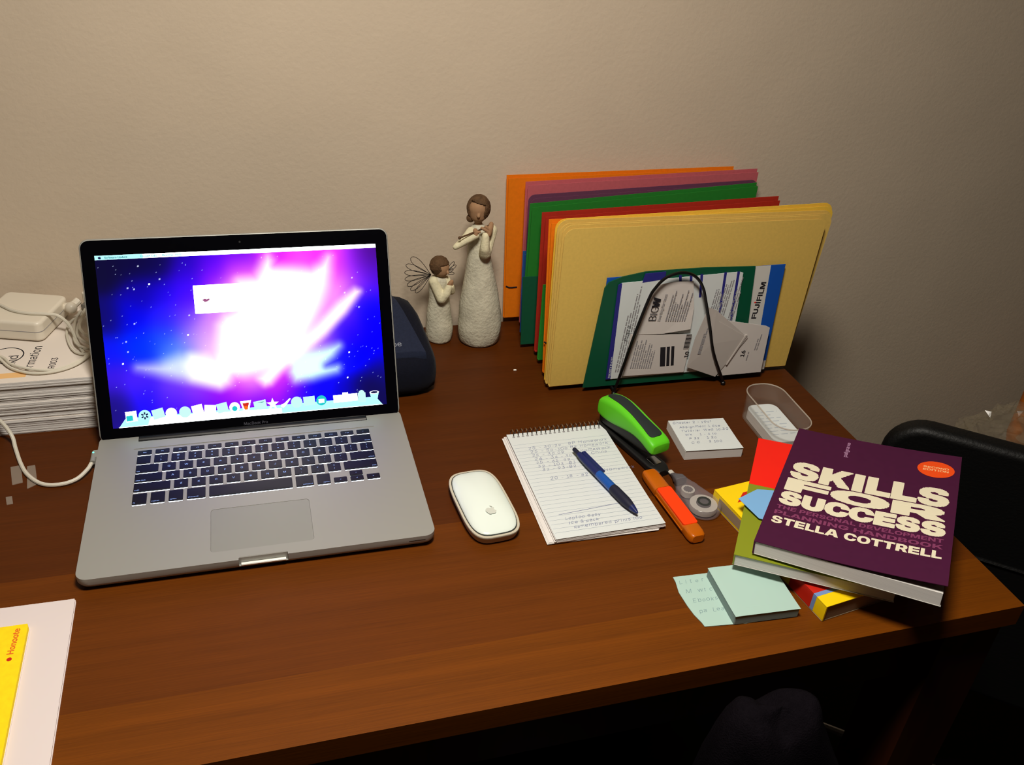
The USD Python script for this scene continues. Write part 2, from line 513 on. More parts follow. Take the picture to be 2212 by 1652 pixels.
for x0 in (-.160, .150):
    part(lap, 'rubber_foot', mv(lathe([(.006, 0), (.007, .001), (.007, .003)]), x=x0 + .005, y=.02), 'wire_black')
    part(lap, 'rubber_foot', mv(lathe([(.006, 0), (.007, .001), (.007, .003)]), x=x0 + .005, y=.225), 'wire_black')
part(lap, 'card_slot', bx(.152, .170, -.0003, .001, .0112, .0116), 'wire_black', smooth=False)
for a, b, y0, y1, s in keyrects:
    k = part(lap, 'key', bevel(rrect(a, b, y0, y1, .0012, 3), .0157, ZT + .0008, .0004, 2), 'key_black')
    if not s or s == '`':
        continue
    if len(s) > 1:
        h = .0017
        g = glyphs(s, h, 500, size=36, simp=.5)
        w = g.bounds[2]
        lx = a + .0012 if (a < 0) else b - .0012 - w
        if y0 > .2:
            lx = (a + b - w) / 2
        g = affinity.translate(g, lx, y0 + (.0016 if y0 < .2 else .003))
    else:
        two = s in "1234567890-=[]\\;',./"
        h = .0030 if not two else .0024
        if y1 - y0 < .009:
            h = .0022
        g = glyphs(s, h, 500, size=36, simp=.5)
        c = g.centroid
        if two:
            g2 = glyphs('!@#$%^&*()_+{}|:"<>?'["1234567890-=[]\\;',./".index(s)], h, 500, size=36, simp=.5)
            g = unary_union([affinity.translate(g, (a + b) / 2 - g.centroid.x, y0 + .0032 - g.bounds[1] * .5),
                             affinity.translate(g2, (a + b) / 2 - g2.centroid.x, y0 + .0088 - g2.bounds[1] * .5)])
        else:
            g = affinity.translate(g, (a + b) / 2 - c.x, (y0 + y1) / 2 - c.y)
    part(k, 'key_legend', mv(ink(g), z=ZT + .0008), 'key_legend', smooth=False)

# lid: its own frame is u across, v up the glass, w out of the glass; then leant back
TILT = 25.685
HY, HZ = .2405, .0120


def lid(m):
    """(u, v, w) -> the laptop's frame."""
    m = tri(m).copy()
    c, s = math.cos(math.radians(TILT)), math.sin(math.radians(TILT))
    R = np.eye(4)
    R[:3, 0], R[:3, 1], R[:3, 2], R[:3, 3] = (1, 0, 0), (0, s, c), (0, -c, s), (0, HY, HZ)
    m.apply_transform(R)
    return m


V0 = .0172
SW, SH = .1656, .207
LT = .2440
shell = bevel(rrect(-LW, LW, .0, LT, .011, 8), -.0078, .0002, .0018)
lp = part(lap, 'lid', lid(shell), 'aluminium', smooth=35)
bz = part(lap, 'screen_glass', lid(prism(rrect(-LW + .0018, LW - .0018, .0006, LT - .0020, .0094, 8), .0002, .0007)), 'bezel_black', smooth=False, label='black glass border round the picture')
part(lap, 'hinge_cover', mv(tube([(-.1370, 0, 0), (.1370, 0, 0)], .0066, 16), y=.2398, z=.0112), 'hinge_black')
w_ = glyphs('MacBook Pro', .0034, 500, size=48)
part(bz, 'bezel_lettering', lid(mv(ink(w_), x=-w_.bounds[2] / 2, y=.0068, z=.00072)), 'bezel_lettering', smooth=False)
part(bz, 'camera_dot', lid(mv(lathe([(.0012, 0), (.0012, .00006)], 12), y=LT - .0105, z=.00072)), 'hinge_black')

NU, NV = 380, 238
uu, vv = np.meshgrid(np.linspace(0, 1, NU), np.linspace(0, 1, NV))
asp = 1.6


FIELD = '0.033,0.9,14,10,45 0.017,0.639,15,10,90 0.014,0.449,10,20,220 0.018,0.295,50,20,200 0.022,0.139,25,15,110 0.124,0.929,12,8,50 0.137,0.778,15,5,150 0.106,0.629,5,5,210 0.12,0.475,0,40,240 0.106,0.244,70,30,240 0.124,0.163,20,10,240 0.214,0.921,12,8,60 0.228,0.768,20,5,200 0.219,0.616,30,20,240 0.213,0.502,20,70,240 0.218,0.189,110,60,250 0.215,0.126,50,5,240 0.314,0.912,25,5,150 0.3,0.837,50,5,230 0.294,0.723,70,10,240 0.288,0.609,100,60,240 0.305,0.491,150,110,240 0.254,0.419,90,140,250 0.312,0.183,150,70,250 0.308,0.12,70,5,250 0.398,0.927,60,0,210 0.393,0.843,140,20,240 0.37,0.584,200,120,250 0.365,0.483,220,160,250 0.371,0.404,235,190,255 0.381,0.157,160,20,250 0.379,0.102,90,0,240 0.493,0.957,60,0,190 0.49,0.896,190,20,245 0.501,0.841,250,130,255 0.457,0.243,230,130,250 0.453,0.155,200,30,250 0.45,0.099,100,0,240 0.602,0.97,200,30,220 0.659,0.958,190,20,220 0.706,0.93,240,40,250 0.704,0.892,255,130,255 0.78,0.955,200,30,220 0.818,0.936,250,60,240 0.85,0.863,235,60,250 0.846,0.761,240,130,250 0.901,0.897,120,20,220 0.923,0.817,130,30,240 0.895,0.756,190,80,250 0.966,0.907,60,10,110 0.973,0.836,70,10,170 0.966,0.773,60,10,220 0.819,0.692,245,150,250 0.791,0.632,240,140,250 0.738,0.542,240,170,255 0.864,0.576,70,20,240 0.942,0.656,10,5,240 0.963,0.533,5,0,255 0.859,0.464,20,0,255 0.784,0.457,130,60,245 0.733,0.415,190,130,250 0.828,0.306,20,20,255 0.904,0.297,0,0,255 0.982,0.368,5,0,230 0.977,0.205,15,10,120 0.846,0.099,10,5,180 0.746,0.13,10,5,250 0.648,0.144,50,5,250 0.601,0.207,200,30,245 0.618,0.253,220,60,250 0.575,0.162,170,10,250 0.523,0.105,90,0,245 0.948,0.126,15,10,60 0.922,0.089,15,10,70 0.546,0.279,240,170,250 0.505,0.22,245,150,250 0.542,0.502,255,240,255 0.623,0.689,255,240,255 0.482,0.742,250,200,255 0.433,0.709,200,120,250 0.62,0.413,255,230,255'
CORE = '0.552,0.813 0.58,0.911 0.596,0.948 0.605,0.924 0.605,0.881 0.679,0.867 0.751,0.848 0.792,0.884 0.818,0.928 0.812,0.843 0.797,0.766 0.768,0.658 0.723,0.528 0.69,0.436 0.657,0.368 0.606,0.311 0.541,0.279 0.473,0.264 0.43,0.27 0.413,0.217 0.384,0.205 0.352,0.225 0.297,0.264 0.282,0.329 0.294,0.383 0.336,0.37 0.381,0.34 0.399,0.401 0.407,0.556 0.428,0.601 0.476,0.627 0.486,0.812'
STREAK = '0.107,0.345 0.181,0.351 0.253,0.388 0.303,0.374 0.362,0.248 0.384,0.205 0.268,0.253 0.178,0.304'
BEAM = '0.547,0.19 0.529,0.225 0.658,0.384 0.762,0.524 0.841,0.642 0.909,0.723 0.924,0.713 0.864,0.592 0.785,0.473 0.707,0.378 0.63,0.3 0.566,0.196'
WING = '0.656,0.328 0.716,0.353 0.766,0.363 0.831,0.387 0.804,0.334 0.768,0.29 0.761,0.25 0.821,0.254 0.816,0.239 0.724,0.206 0.66,0.199 0.647,0.249'
fld = np.array([[float(q) for q in s.split(',')] for s in FIELD.split()])
acc, ws = np.zeros((NV, NU, 3)), np.full((NV, NU, 1), 1e-6)
for u, v, r, g, b in fld:
    d2 = ((uu - u) * asp) ** 2 + (vv - v) ** 2
    w = (np.exp(-d2 / .09 ** 2) + .02 * np.exp(-d2 / .2 ** 2))[..., None]
    acc += w * np.array([r, g, b])
    ws += w
pic = acc / ws / 255
pts2 = shapely.points(np.column_stack([uu.ravel() * asp, vv.ravel()]))


def soft(s, width, shift=0.0):
    g = Polygon([(float(a.split(',')[0]) * asp, float(a.split(',')[1])) for a in s.split()]).buffer(.022).buffer(-.012)
    sd = shapely.distance(pts2, g) - shapely.distance(pts2, g.boundary) * shapely.contains(g, pts2)
    x = np.clip((width * .5 - sd - shift) / width, 0, 1).reshape(NV, NU, 1)
    return x * x * (3 - 2 * x)


for s, col, width, amt in ((STREAK, (.80, .84, 1.0), .11, .85), (BEAM, (1.0, .92, 1.0), .075, 1.0), (WING, (.82, 1.0, 1.0), .10, 1.0), (CORE, (1.0, 1.0, 1.0), .12, 1.0)):
    m_ = soft(s, width) * amt
    pic = pic * (1 - m_) + np.array(col) * m_
white = pic.min(-1, keepdims=True)
pic = np.where(pic <= .04045, pic / 12.92, ((pic + .055) / 1.055) ** 2.4)
pic *= 1 + .6 * np.clip((white - .85) / .15, 0, 1)
sr = np.random.default_rng(9)
for _ in range(230):
    a, b = int(sr.integers(2, NU - 2)), int(sr.integers(20, NV - 12))
    pic[b, a] += np.array([.5, .6, .9]) * sr.uniform(.15, .7)
for u, v in ((.174, .827), (.289, .516), (.058, .374), (.869, .342), (.856, .186), (.12, .80), (.10, .81), (.075, .50), (.079, .44), (.14, .93), (.21, .85), (.30, .63), (.11, .60), (.90, .80), (.87, .71), (.92, .62)):
    a, b = int(u * (NU - 1)), int(v * (NV - 1))
    pic[b:b + 2, a:a + 2] += np.array([.8, .9, 1.1]) * (1.6 if (u, v) in ((.174, .827), (.289, .516), (.058, .374), (.869, .342), (.856, .186)) else .5)
scr_v = np.column_stack([(uu.ravel() * 2 - 1) * SW, V0 + vv.ravel() * SH, np.full(uu.size, .00085)])
ii = (np.arange(NV - 1)[:, None] * NU + np.arange(NU - 1)[None]).ravel()
scr_f = np.vstack([np.column_stack([ii, ii + 1, ii + NU + 1]), np.column_stack([ii, ii + NU + 1, ii + NU])])
sm = lid(trimesh.Trimesh(scr_v, scr_f, process=False))
disp = part(lap, 'display', sm, 'screen_picture', smooth=False, label='lit picture with a white, magenta and blue aurora among stars')
pv = UsdGeom.PrimvarsAPI(stage.GetPrimAtPath(disp)).CreatePrimvar('picture', Sdf.ValueTypeNames.Color3fArray, 'vertex')
pv.Set(Vt.Vec3fArray.FromNumpy(pic.reshape(-1, 3).astype(np.float32)))


def screen(poly, m, name, w=.00095, label=None):
    """A flat shape of the picture; poly in screen widths (u, v each from 0 to 1)."""
    g = affinity.affine_transform(poly, [2 * SW, 0, 0, SH, -SW, V0])
    return part(disp, name, lid(mv(ink(g, .00004), z=w)), m, smooth=False, label=label)


screen(sbox(0, .975, 1, 1), 'screen_white', 'menu_bar')
screen(sbox(0, .9752, .16, .9998), 'screen_ice', 'menu_bar_tint', .00100)
for s, u, wt in (('Software Update', .032, 700), ('Update', .152, 600), ('Edit', .190, 600), ('Window', .226, 600), ('Help', .272, 500)):
    g = glyphs(s, 1.0, wt, size=36, simp=.5)
    f_ = .0112
    screen(affinity.affine_transform(g, [f_ * SH / (2 * SW), 0, 0, f_, u, .9815]), 'screen_teal' if u < .1 else 'screen_cyan', 'menu_lettering', .00105)
screen(affinity.affine_transform(apple(1.0), [.017 * SH / (2 * SW), 0, 0, .017, .0165, .987]), 'screen_dark', 'fruit_emblem', .00105)
screen(rrect(.321, .733, .636, .804, .004), 'screen_white', 'dialog_window')
screen(Polygon([(.350, .716), (.358, .722), (.366, .718), (.374, .722), (.376, .716), (.366, .705), (.358, .704)]), 'screen_mauve', 'dialog_icon', .00105)
screen(sbox(.545, .6345, .70, .6355), 'screen_teal', 'dialog_line', .00105)
screen(Polygon([(.020, .0), (.985, .0), (.958, .054), (.046, .054)]), 'screen_ice', 'dock_shelf')
screen(Polygon([(.12, .001), (.60, .001), (.60, .035), (.13, .05)]), 'screen_white', 'dock_reflection', .00100)
screen(sbox(.020, .0, .985, .004), 'screen_white', 'dock_edge', .00102)


def circ(u, v, r):
    return affinity.scale(Point(u, v).buffer(r, 12), 1 / asp, 1)


def tilted(u, v, w, h, a):
    return affinity.translate(affinity.scale(affinity.rotate(sbox(-w * asp / 2, -h / 2, w * asp / 2, h / 2), a, origin=(0, 0)), 1 / asp, 1, origin=(0, 0)), u, v)


star = Polygon([(math.sin(k * math.pi / 5) * (.034 if k % 2 == 0 else .014) / asp, math.cos(k * math.pi / 5) * (.034 if k % 2 == 0 else .014)) for k in range(10)])
icons = [(tilted(.066, .062, .034, .055, 3), 'screen_white'), (circ(.112, .060, .030), 'screen_ice'), (tilted(.159, .066, .036, .05, 12), 'screen_white'), (circ(.204, .062, .028), 'screen_white'), (circ(.252, .062, .029), 'screen_white'),
         (tilted(.297, .066, .034, .056, 10), 'screen_white'), (tilted(.341, .062, .036, .05, -6), 'screen_white'), (tilted(.385, .068, .034, .05, 10), 'screen_white'), (circ(.429, .064, .027), 'screen_white'),
         (Polygon([(.452, .093), (.488, .096), (.479, .042), (.461, .040)]), 'screen_white'), (tilted(.522, .066, .04, .045, 8), 'screen_white'), (affinity.translate(star, .568, .064), 'screen_white'),
         (Polygon([(.600, .045), (.608, .038), (.618, .052), (.634, .084), (.630, .088), (.611, .062), (.602, .058)]), 'screen_white'), (circ(.657, .062, .030), 'screen_white'), (tilted(.704, .064, .038, .048, 2), 'screen_white'),
         (circ(.750, .060, .027), 'screen_cyan'), (unary_union([tilted(.842, .062, .082, .042, 1), tilted(.842, .085, .02, .016, 0)]), 'screen_white'), (unary_union([tilted(.905, .058, .026, .052, 0), circ(.905, .082, .016)]), 'screen_white'),
         (Polygon([(.938, .080), (.970, .080), (.964, .040), (.944, .040)]), 'screen_ice')]
for k, (g, m_) in enumerate(icons):
    g = affinity.scale(g, 1.14, 1.14)
    m_ = 'screen_pale' if k in (2, 4, 7, 10, 13, 14, 17) else m_
    screen(g, m_, 'dock_icon', .00108)
gear = unary_union([affinity.scale(affinity.rotate(sbox(-.004, .008, .004, .021), 60 * k, origin=(0, 0)), 1 / asp, 1, origin=(0, 0)) for k in range(6)])
screen(affinity.translate(gear, .112, .060), 'screen_dark', 'dock_icon_mark', .00114)
screen(tilted(.060, .052, .022, .03, 3), 'screen_cyan', 'dock_icon_mark', .00114)
screen(circ(.429, .056, .015), 'screen_cyan', 'dock_icon_mark', .00114)
screen(Polygon([(.458, .083), (.482, .085), (.475, .045), (.465, .044)]), 'screen_red', 'dock_icon_mark', .00114)
screen(Polygon([(.463, .066), (.477, .066), (.473, .045), (.466, .044)]), 'screen_orange', 'dock_icon_mark', .00118)
screen(Polygon([(.512, .080), (.538, .084), (.530, .078)]), 'screen_teal', 'dock_icon_mark', .00114)
screen(affinity.scale(circ(.954, .082, .017), 1.75, .62), 'screen_white', 'dock_icon_mark', .00112)
screen(affinity.scale(circ(.954, .082, .012), 1.75, .55), 'screen_dark', 'dock_icon_mark', .00116)
screen(tilted(.750, .056, .022, .025, 0), 'screen_white', 'dock_icon_mark', .00114)

# ------------------------------------------------------------------ papers at the left, power adapter
SX0, SX1, SY0, SY1 = -.47, -.155, .297, .497
bundles = [(.00000, .0125, -.0010), (.01255, .0205, -.0016), (.02055, .0290, .0004), (.02905, .0350, -.0004), (.03505, .0440, -.0014), (.04405, .0500, .0002), (.05005, .0585, -.0008), (.05855, .0660, -.0002), (.06605, .0740, -.0018)]
order = ['lowest', 'second from the bottom', 'third from the bottom', 'fourth from the bottom', 'fifth from the bottom', 'fourth from the top', 'third from the top', 'second from the top', 'topmost']
for (z0, z1, dy), o in zip(bundles, order):
    t = thing('document_bundle', f'bundle of white printed sheets, {o} of the stack behind the laptop' + (', with black lettering' if o == 'topmost' else ''), 'papers', (0, dy, z0), group='stacked printed papers')
    h = z1 - z0
    n = max(3, int(h / .0014))
    ms = []
    for k in range(n):
        ox, oy = rng.uniform(-.0008, .0008, 2)
        ms.append(mv(bx(SX0, SX1, SY0, SY1, 0, h / n * .97), x=ox, y=oy, z=h / n * k, rz=0))
    part(t, 'sheets', cat(*ms), 'paper_edge', smooth=False, kind='stuff')
    tp = part(t, 'top_sheet', bx(SX0 + .001, SX1 - .001, SY0 + .001, SY1 - .001, h, h + .0002), 'paper_warm', smooth=False)
    if o == 'topmost':
        for s, x, y, hh, wt in (('and', -.2795, .336, .0115, 400), ('formation', -.2580, .318, .0105, 400), ('NR003', -.2330, .3165, .0075, 500)):
            part(tp, 'lettering', mv(ink(glyphs(s, hh, wt)), x=x, y=y, z=h + .0002, rz=86), 'print_dark', smooth=False)
        part(tp, 'printed_circle', mv(prism(Point(0, 0).buffer(.020).difference(Point(0, 0).buffer(.0185)), 0, .00006), x=-.292, y=.365, z=h + .0002), 'print_dark', smooth=False)
        part(tp, 'orange_strip', bx(SX0 + .002, -.262, SY0 + .012, SY0 + .024, h + .0002, h + .00028), 'peach', smooth=False)

ZS = .0744
t = thing('power_adapter', 'white power adapter with coiled cable on the paper stack, plugged into the laptop', 'power adapter')
brick = bevel(rrect(-.041, .041, -.041, .041, .009, 6), 0, .0275, .0045, 4)
part(t, 'brick', mv(brick, x=-.2805, y=.4400, z=ZS + .0008, rz=-17), 'white_plastic', smooth=40)
part(t, 'brick_seam', mv(prism(rrect(-.0412, .0412, -.0412, .0412, .009, 6).difference(rrect(-.0405, .0405, -.0405, .0405, .009, 6)), 0, .0007), x=-.2805, y=.4400, z=ZS + .0145, rz=-17), 'print_grey', smooth=False)
cz = ZS + .003
over = spline([(-.330, .462, ZS + .0245), (-.3095, .447, ZS + .0300), (-.2900, .4270, ZS + .0303), (-.2700, .4160, ZS + .0303), (-.2480, .4110, ZS + .0302), (-.2340, .4100, ZS + .0270), (-.2220, .4040, ZS + .0150), (-.2100, .3720, cz + .002), (-.2010, .350, cz)], 6)
part(t, 'cable', tube(over, .0021, 8), 'white_cable', label='white cable lying over the brick')
loops = []
for k in range(4):
    a0 = k * .9
    pts = []
    for i in range(28):
        a = 2 * math.pi * i / 28
        rx, ry = .058 + .005 * math.sin(3 * a + k), .066 + .006 * math.cos(2 * a + a0)
        lift = .004 * k + .007 * max(0, math.sin(a)) ** 2 * (k + 1) * .6
        pts.append((-.186 + .006 * k + rx * math.cos(a) * .72, .405 + .005 * k + ry * math.sin(a), cz + lift))
    loops.append(tube(pts, .0018, 7, closed=True))
part(t, 'cable_coil', cat(*loops), 'white_cable', label='loops of thin white cable wound in a coil')
wide = [tube(spline([(-.335, .400, cz), (-.312, .372, cz), (-.2976 + d, .352, cz), (-.280, .326 + d, cz + d * .4), (-.257, .3105 + d, cz + d * .5), (-.232, .309 + d, cz), (-.209, .321 + d, cz), (-.193, .343 + d, cz + .002), (-.185, .372, cz + .006), (-.190, .400, cz + .012)], 6), .0018, 7) for d in (.0, .0052)]
part(t, 'cable_loop', cat(*wide), 'white_cable', label='wide loop of cable near the edge of the stack')
part(t, 'strain_relief', tube(spline([(-.240, .455, ZS + .016), (-.224, .452, ZS + .020), (-.216, .458, ZS + .024)], 6), .0052, 10), 'white_plastic')
part(t, 'cable_clip', mv(trimesh.creation.icosphere(3, .0075), x=-.2230, y=.440, z=ZS + .0225), 'white_plastic', smooth=True)
part(t, 'plug', mv(bevel(rrect(-.017, .017, -.013, .013, .004), 0, .022, .002), x=-.192, y=.466, z=ZS + .0110, rz=-30), 'white_plastic')
part(t, 'plug_pin', mv(bx(-.012, -.006, -.022, -.012, .003, .009), x=-.192, y=.466, z=ZS + .0110, rz=-30), 'grey_metal', smooth=False)
lead = spline([(-.345, .350, cz), (-.3270, .318, cz + .001), (-.3215, .3000, cz + .0014), (-.3180, .2905, .0740), (-.3145, .2868, .0620), (-.305, .2855, .043), (-.2925, .2835, .026), (-.284, .276, .011), (-.2795, .2615, .0035), (-.2690, .2300, .0024), (-.2575, .2053, .0024), (-.2400, .1855, .0024), (-.2200, .1805, .0026), (-.2034, .1850, .0042), (-.1925, .1975, .0072), (-.1882, .2080, .0095)], 8)
part(t, 'lead', tube(lead, .0024, 9), 'white_cable', label='white lead running over the desk to the laptop')
cn = part(t, 'connector', cat(mv(lathe([(.0030, 0), (.0034, .001), (.0034, .019), (.0028, .021)], 14), x=-.1868, y=.2060, z=.0105, rx=-90), bx(-.1868, -.1822, .2125, .2265, .0075, .0135)), 'aluminium')
part(cn, 'indicator_light', mv(lathe([(.0011, 0), (.0011, .0005)], 12), x=-.1873, y=.2215, z=.0139), 'green_light', label='small green charging light')

# tape scraps and crumbs
def scrap(pts, label, m='frosted_tab', name='tape_scrap', cat_='tape', h=.0008):
    c = np.mean(pts, 0)
    tt = thing(name, label, cat_, (c[0], c[1], 0))
    part(tt, 'strip', prism(Polygon(np.array(pts) - c).buffer(.0006), .0001, h), m, smooth=False)
scrap([(-.2790, .2265), (-.2696, .2284), (-.2622, .1950), (-.2716, .1925)], 'clear sticky tape scrap on the desk, left of the pair under the power lead')
scrap([(-.2611, .2251), (-.2538, .2256), (-.2460, .1890), (-.2546, .1826)], 'clear sticky tape scrap on the desk, right of the pair under the power lead')
scrap([(-.2743, .1694), (-.2693, .1701), (-.2662, .1572), (-.2712, .1565)], 'small clear tape scrap lying apart nearest the desk edge')
t = thing('paper_crumb', 'tiny white crumb on the dark desk in front of the folders', 'crumb', (.3691, .3469, 0))
part(t, 'fleck', bevel(Polygon([(-.0022, -.0012), (.0020, -.0016), (.0026, .0006), (.0004, .0018), (-.0020, .0010)]), 0, .0016, .0005, 2), 'crumb_white')

# white paper pad and yellow pad, lower left
t = thing('paper_sheaf', 'sheaf of plain white paper at the front left of the desk', 'papers')
sh = [mv(prism(Polygon([(-.62, -.0063 - .0095 * .0), (-.190, -.0102), (-.1830, -.0100), (-.1822, -.0130), (-.1795, -.205), (-.185, -.218), (-.62, -.218)]), 0, .0011), x=rng.uniform(-.001, .001), y=rng.uniform(-.001, .001), z=.0012 * k) for k in range(3)]
part(t, 'sheets', cat(*sh), 'paper_pink', smooth=False, kind='stuff')
t = thing('yellow_notepad', 'yellow notepad with a small red printed mark, on the white paper sheaf', 'notepad', (0, 0, .0036))
yp = Polygon([(-.50, -.0425), (-.2190, -.0410), (-.2180, -.0445), (-.2165, -.124), (-.2150, -.205), (-.50, -.21)])
part(t, 'backing', prism(affinity.translate(yp, .0008, -.0005), 0, .0006), 'paper_pink', smooth=False)
pg = part(t, 'pages', prism(yp, .0006, .0050), 'yellow_pad', smooth=False)
part(pg, 'printed_mark', mv(ink(glyphs('Honoote', .0058, 700)), x=-.2252, y=-.0775, z=.0050, rz=88), 'pad_red', smooth=False, label='small orange printed word')
part(pg, 'printed_dot', mv(prism(Point(0, 0).buffer(.0022), 0, .00006), x=-.2276, y=-.0830, z=.0050), 'cover_crimson', smooth=False)

# ------------------------------------------------------------------ navy pouch behind the laptop
t = thing('pouch', 'dark navy fabric pouch with grey stitched lettering behind the laptop', 'pouch')
prof = np.array([(.304, .003), (.298, .008), (.295, .020), (.296, .036), (.302, .049), (.314, .057), (.350, .072), (.385, .086), (.405, .092), (.430, .093), (.452, .084), (.462, .060), (.465, .030), (.462, .008), (.452, .003)])
cen = np.array([.385, .03])
rings = []
for x, s in ((.02, .90), (.03, 1), (.12, 1), (.19, 1), (.215, .985), (.232, .94), (.243, .86), (.249, .72), (.2515, .45)):
    q = cen + (prof - cen) * np.array([s, s])
    q[:, 1] = np.maximum(q[:, 1], .002)
    xs = x - np.clip((q[:, 0] - .30), 0, 1) * .16 * np.clip((x - .1) / .1, 0, 1)
    bump_ = .0016 * meshkit.noise(np.column_stack([xs * 60, q * 50]), 3)
    rings.append(np.column_stack([xs, q[:, 0], q[:, 1] + bump_]))
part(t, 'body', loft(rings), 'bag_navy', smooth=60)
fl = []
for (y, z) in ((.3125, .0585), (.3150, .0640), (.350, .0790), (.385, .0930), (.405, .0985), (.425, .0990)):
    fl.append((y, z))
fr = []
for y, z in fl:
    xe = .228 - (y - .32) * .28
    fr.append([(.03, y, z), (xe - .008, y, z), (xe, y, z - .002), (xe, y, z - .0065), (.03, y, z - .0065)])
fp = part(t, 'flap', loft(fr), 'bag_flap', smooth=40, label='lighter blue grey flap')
g = glyphs('oe', .0085, 500)
ang = math.degrees(math.atan2(.0150, .0350))
part(fp, 'stitched_lettering', mv(ink(g, .0002), x=.1850, y=.3240, z=.0682, rx=ang), 'bag_thread', smooth=False)
part(t, 'zip', tube(spline([(.03, .2975, .0225), (.19, .2975, .0235), (.222, .302, .026), (.240, .318, .030), (.243, .345, .034), (.236, .380, .040)], 6), .0013, 6), 'wire_black')
for y, z in ((.405, .066), (.425, .058)):
    part(t, 'zip_pull', mv(tube(spline([(0, 0, 0), (.006, -.002, .003), (.011, .001, .001), (.009, .004, -.004)], 5), .0016, 6), x=.222, y=y, z=z), 'bag_navy')

# ------------------------------------------------------------------ figurines
def ring(cx, cy, z, rx, ry, n=28, seed=0, rough_=.0):
    a = np.arange(n) * 2 * math.pi / n
    r = 1 + rough_ * (meshkit.noise(np.column_stack([np.cos(a) * 1.6, np.sin(a) * 1.6, np.full(n, z * 45)]), seed) - .5)
    return np.column_stack([cx + rx * np.cos(a) * r, cy + ry * np.sin(a) * r, np.full(n, z)])


def dense(rows_, n=5):
    p = spline(rows_, n)
    return p


t = thing('flute_figurine', 'tall cream resin figurine of a woman in a long gown playing a flute', 'figurine', (.338, .443, 0))
body = dense([(0, 0, .0, .026, .024), (0, 0, .006, .0305, .028), (0, 0, .030, .0335, .030), (-.001, 0, .060, .0310, .028), (-.0025, 0, .085, .0275, .025), (-.0045, 0, .112, .0225, .021), (-.0065, 0, .135, .0185, .017), (-.0080, 0, .155, .0165, .0145), (-.0090, 0, .170, .0165, .0135), (-.0095, 0, .180, .0155, .0125), (-.0100, 0, .187, .0105, .0095), (-.0105, 0, .192, .0060, .0060)], 4)
part(t, 'gown', loft([ring(a, b, c, d, e, 32, 2, .10) for a, b, c, d, e in body]), 'resin_cream', smooth=70)
part(t, 'head', blob([[(-.0105, 0, .188, .0055), (-.0110, -.001, .200, .0058)], [(-.0118, -.002, .2075, .0125), (-.0118, -.001, .2165, .0142)], [(-.0140, -.0135, .2115, .0022), (-.0145, -.0148, .2090, .0026)]], .003, 6), 'resin_skin', smooth=True, label='plain tan face and neck')
hair = trimesh.creation.icosphere(4, 1.0)
v = hair.vertices.copy()
v = v * np.array([.0172, .0168, .0192])
sel = (v[:, 1] < -.004) & (v[:, 0] < .006 + (v[:, 2] - .004) * .2) & (v[:, 2] < .0105 - .25 * (v[:, 0] + .004))
v[sel] *= .78
v *= (1 + .05 * (meshkit.noise(v * 260, 5) - .5))[:, None]
hair.vertices = v
part(t, 'hair', mv(hair, x=-.0108, y=.001, z=.2155), 'resin_hair', smooth=True)
part(t, 'hair_knot', mv(trimesh.creation.icosphere(3, .006), x=-.0215, y=.003, z=.1995), 'resin_hair', smooth=True)
part(t, 'sleeve', blob([[(.0085, -.002, .1815, .0092), (-.0030, -.0185, .1540, .0090)], [(-.0030, -.0185, .1540, .0090), (-.0055, -.0245, .1640, .0072), (-.0050, -.0235, .1830, .0054)]], .003, 8), 'resin_sleeve', smooth=True, label='cream sleeve bent up to the chin')
part(t, 'sleeve', blob([[(-.0215, -.003, .1815, .0068), (-.0330, -.012, .1715, .0066), (-.0465, -.018, .1655, .0042)], [(-.0465, -.018, .1655, .0042), (-.0300, -.020, .1760, .0052), (-.0180, -.021, .1830, .0046)]], .003, 8), 'resin_sleeve', smooth=True, label='cream sleeve raised out to the side')
part(t, 'hand', blob([[(-.0010, -.0230, .1850, .0046), (.0020, -.0215, .1935, .0042), (.0035, -.0190, .1985, .0034)], [(.0000, -.0235, .1880, .0030), (-.0070, -.0240, .1925, .0024), (-.0110, -.0225, .1945, .0020)], [(.0020, -.0230, .1900, .0028), (-.0050, -.0235, .1960, .0022)]], .002, 5), 'resin_skin', smooth=True)
part(t, 'hand', blob([[(-.0185, -.0215, .1840, .0040), (-.0195, -.0200, .1900, .0036)], [(-.0190, -.0220, .1880, .0022), (-.0140, -.0240, .1890, .0018)]], .002, 5), 'resin_skin', smooth=True)
part(t, 'flute', tube([(.0045, -.0195, .1990), (-.0160, -.0215, .1900), (-.0420, -.0235, .1815)], .0013, 8), 'resin_hair')
part(t, 'flute_end', mv(trimesh.creation.icosphere(2, .0024), x=-.0425, y=-.0235, z=.1813), 'resin_hair', smooth=True)

t = thing('angel_figurine', 'small cream resin angel figurine with looped wire wings and brown hair', 'figurine', (.2775, .456, 0))
body = dense([(0, 0, 0, .0165, .0160), (0, 0, .004, .0195, .0190), (0, 0, .020, .0205, .0195), (-.0005, 0, .045, .0185, .0175), (-.0010, 0, .070, .0158, .0148), (-.0020, 0, .085, .0148, .0130), (-.0025, 0, .097, .0150, .0120), (-.0028, 0, .104, .0125, .0105), (-.003, 0, .108, .0060, .0060)], 4)
part(t, 'gown', loft([ring(a, b, c, d, e, 28, 6, .12) for a, b, c, d, e in body]), 'resin_cream', smooth=70)
part(t, 'head', blob([[(-.003, 0, .106, .0052), (-.003, -.001, .114, .0055)], [(.0005, -.0035, .1180, .0110), (.0005, -.003, .1220, .0116)], [(.0078, -.0118, .1185, .0018), (.0080, -.0125, .1165, .0020)]], .003, 6), 'resin_skin', smooth=True, label='plain tan face turned aside')
hair = trimesh.creation.icosphere(4, 1.0)
v = hair.vertices.copy() * np.array([.0148, .0146, .0150])
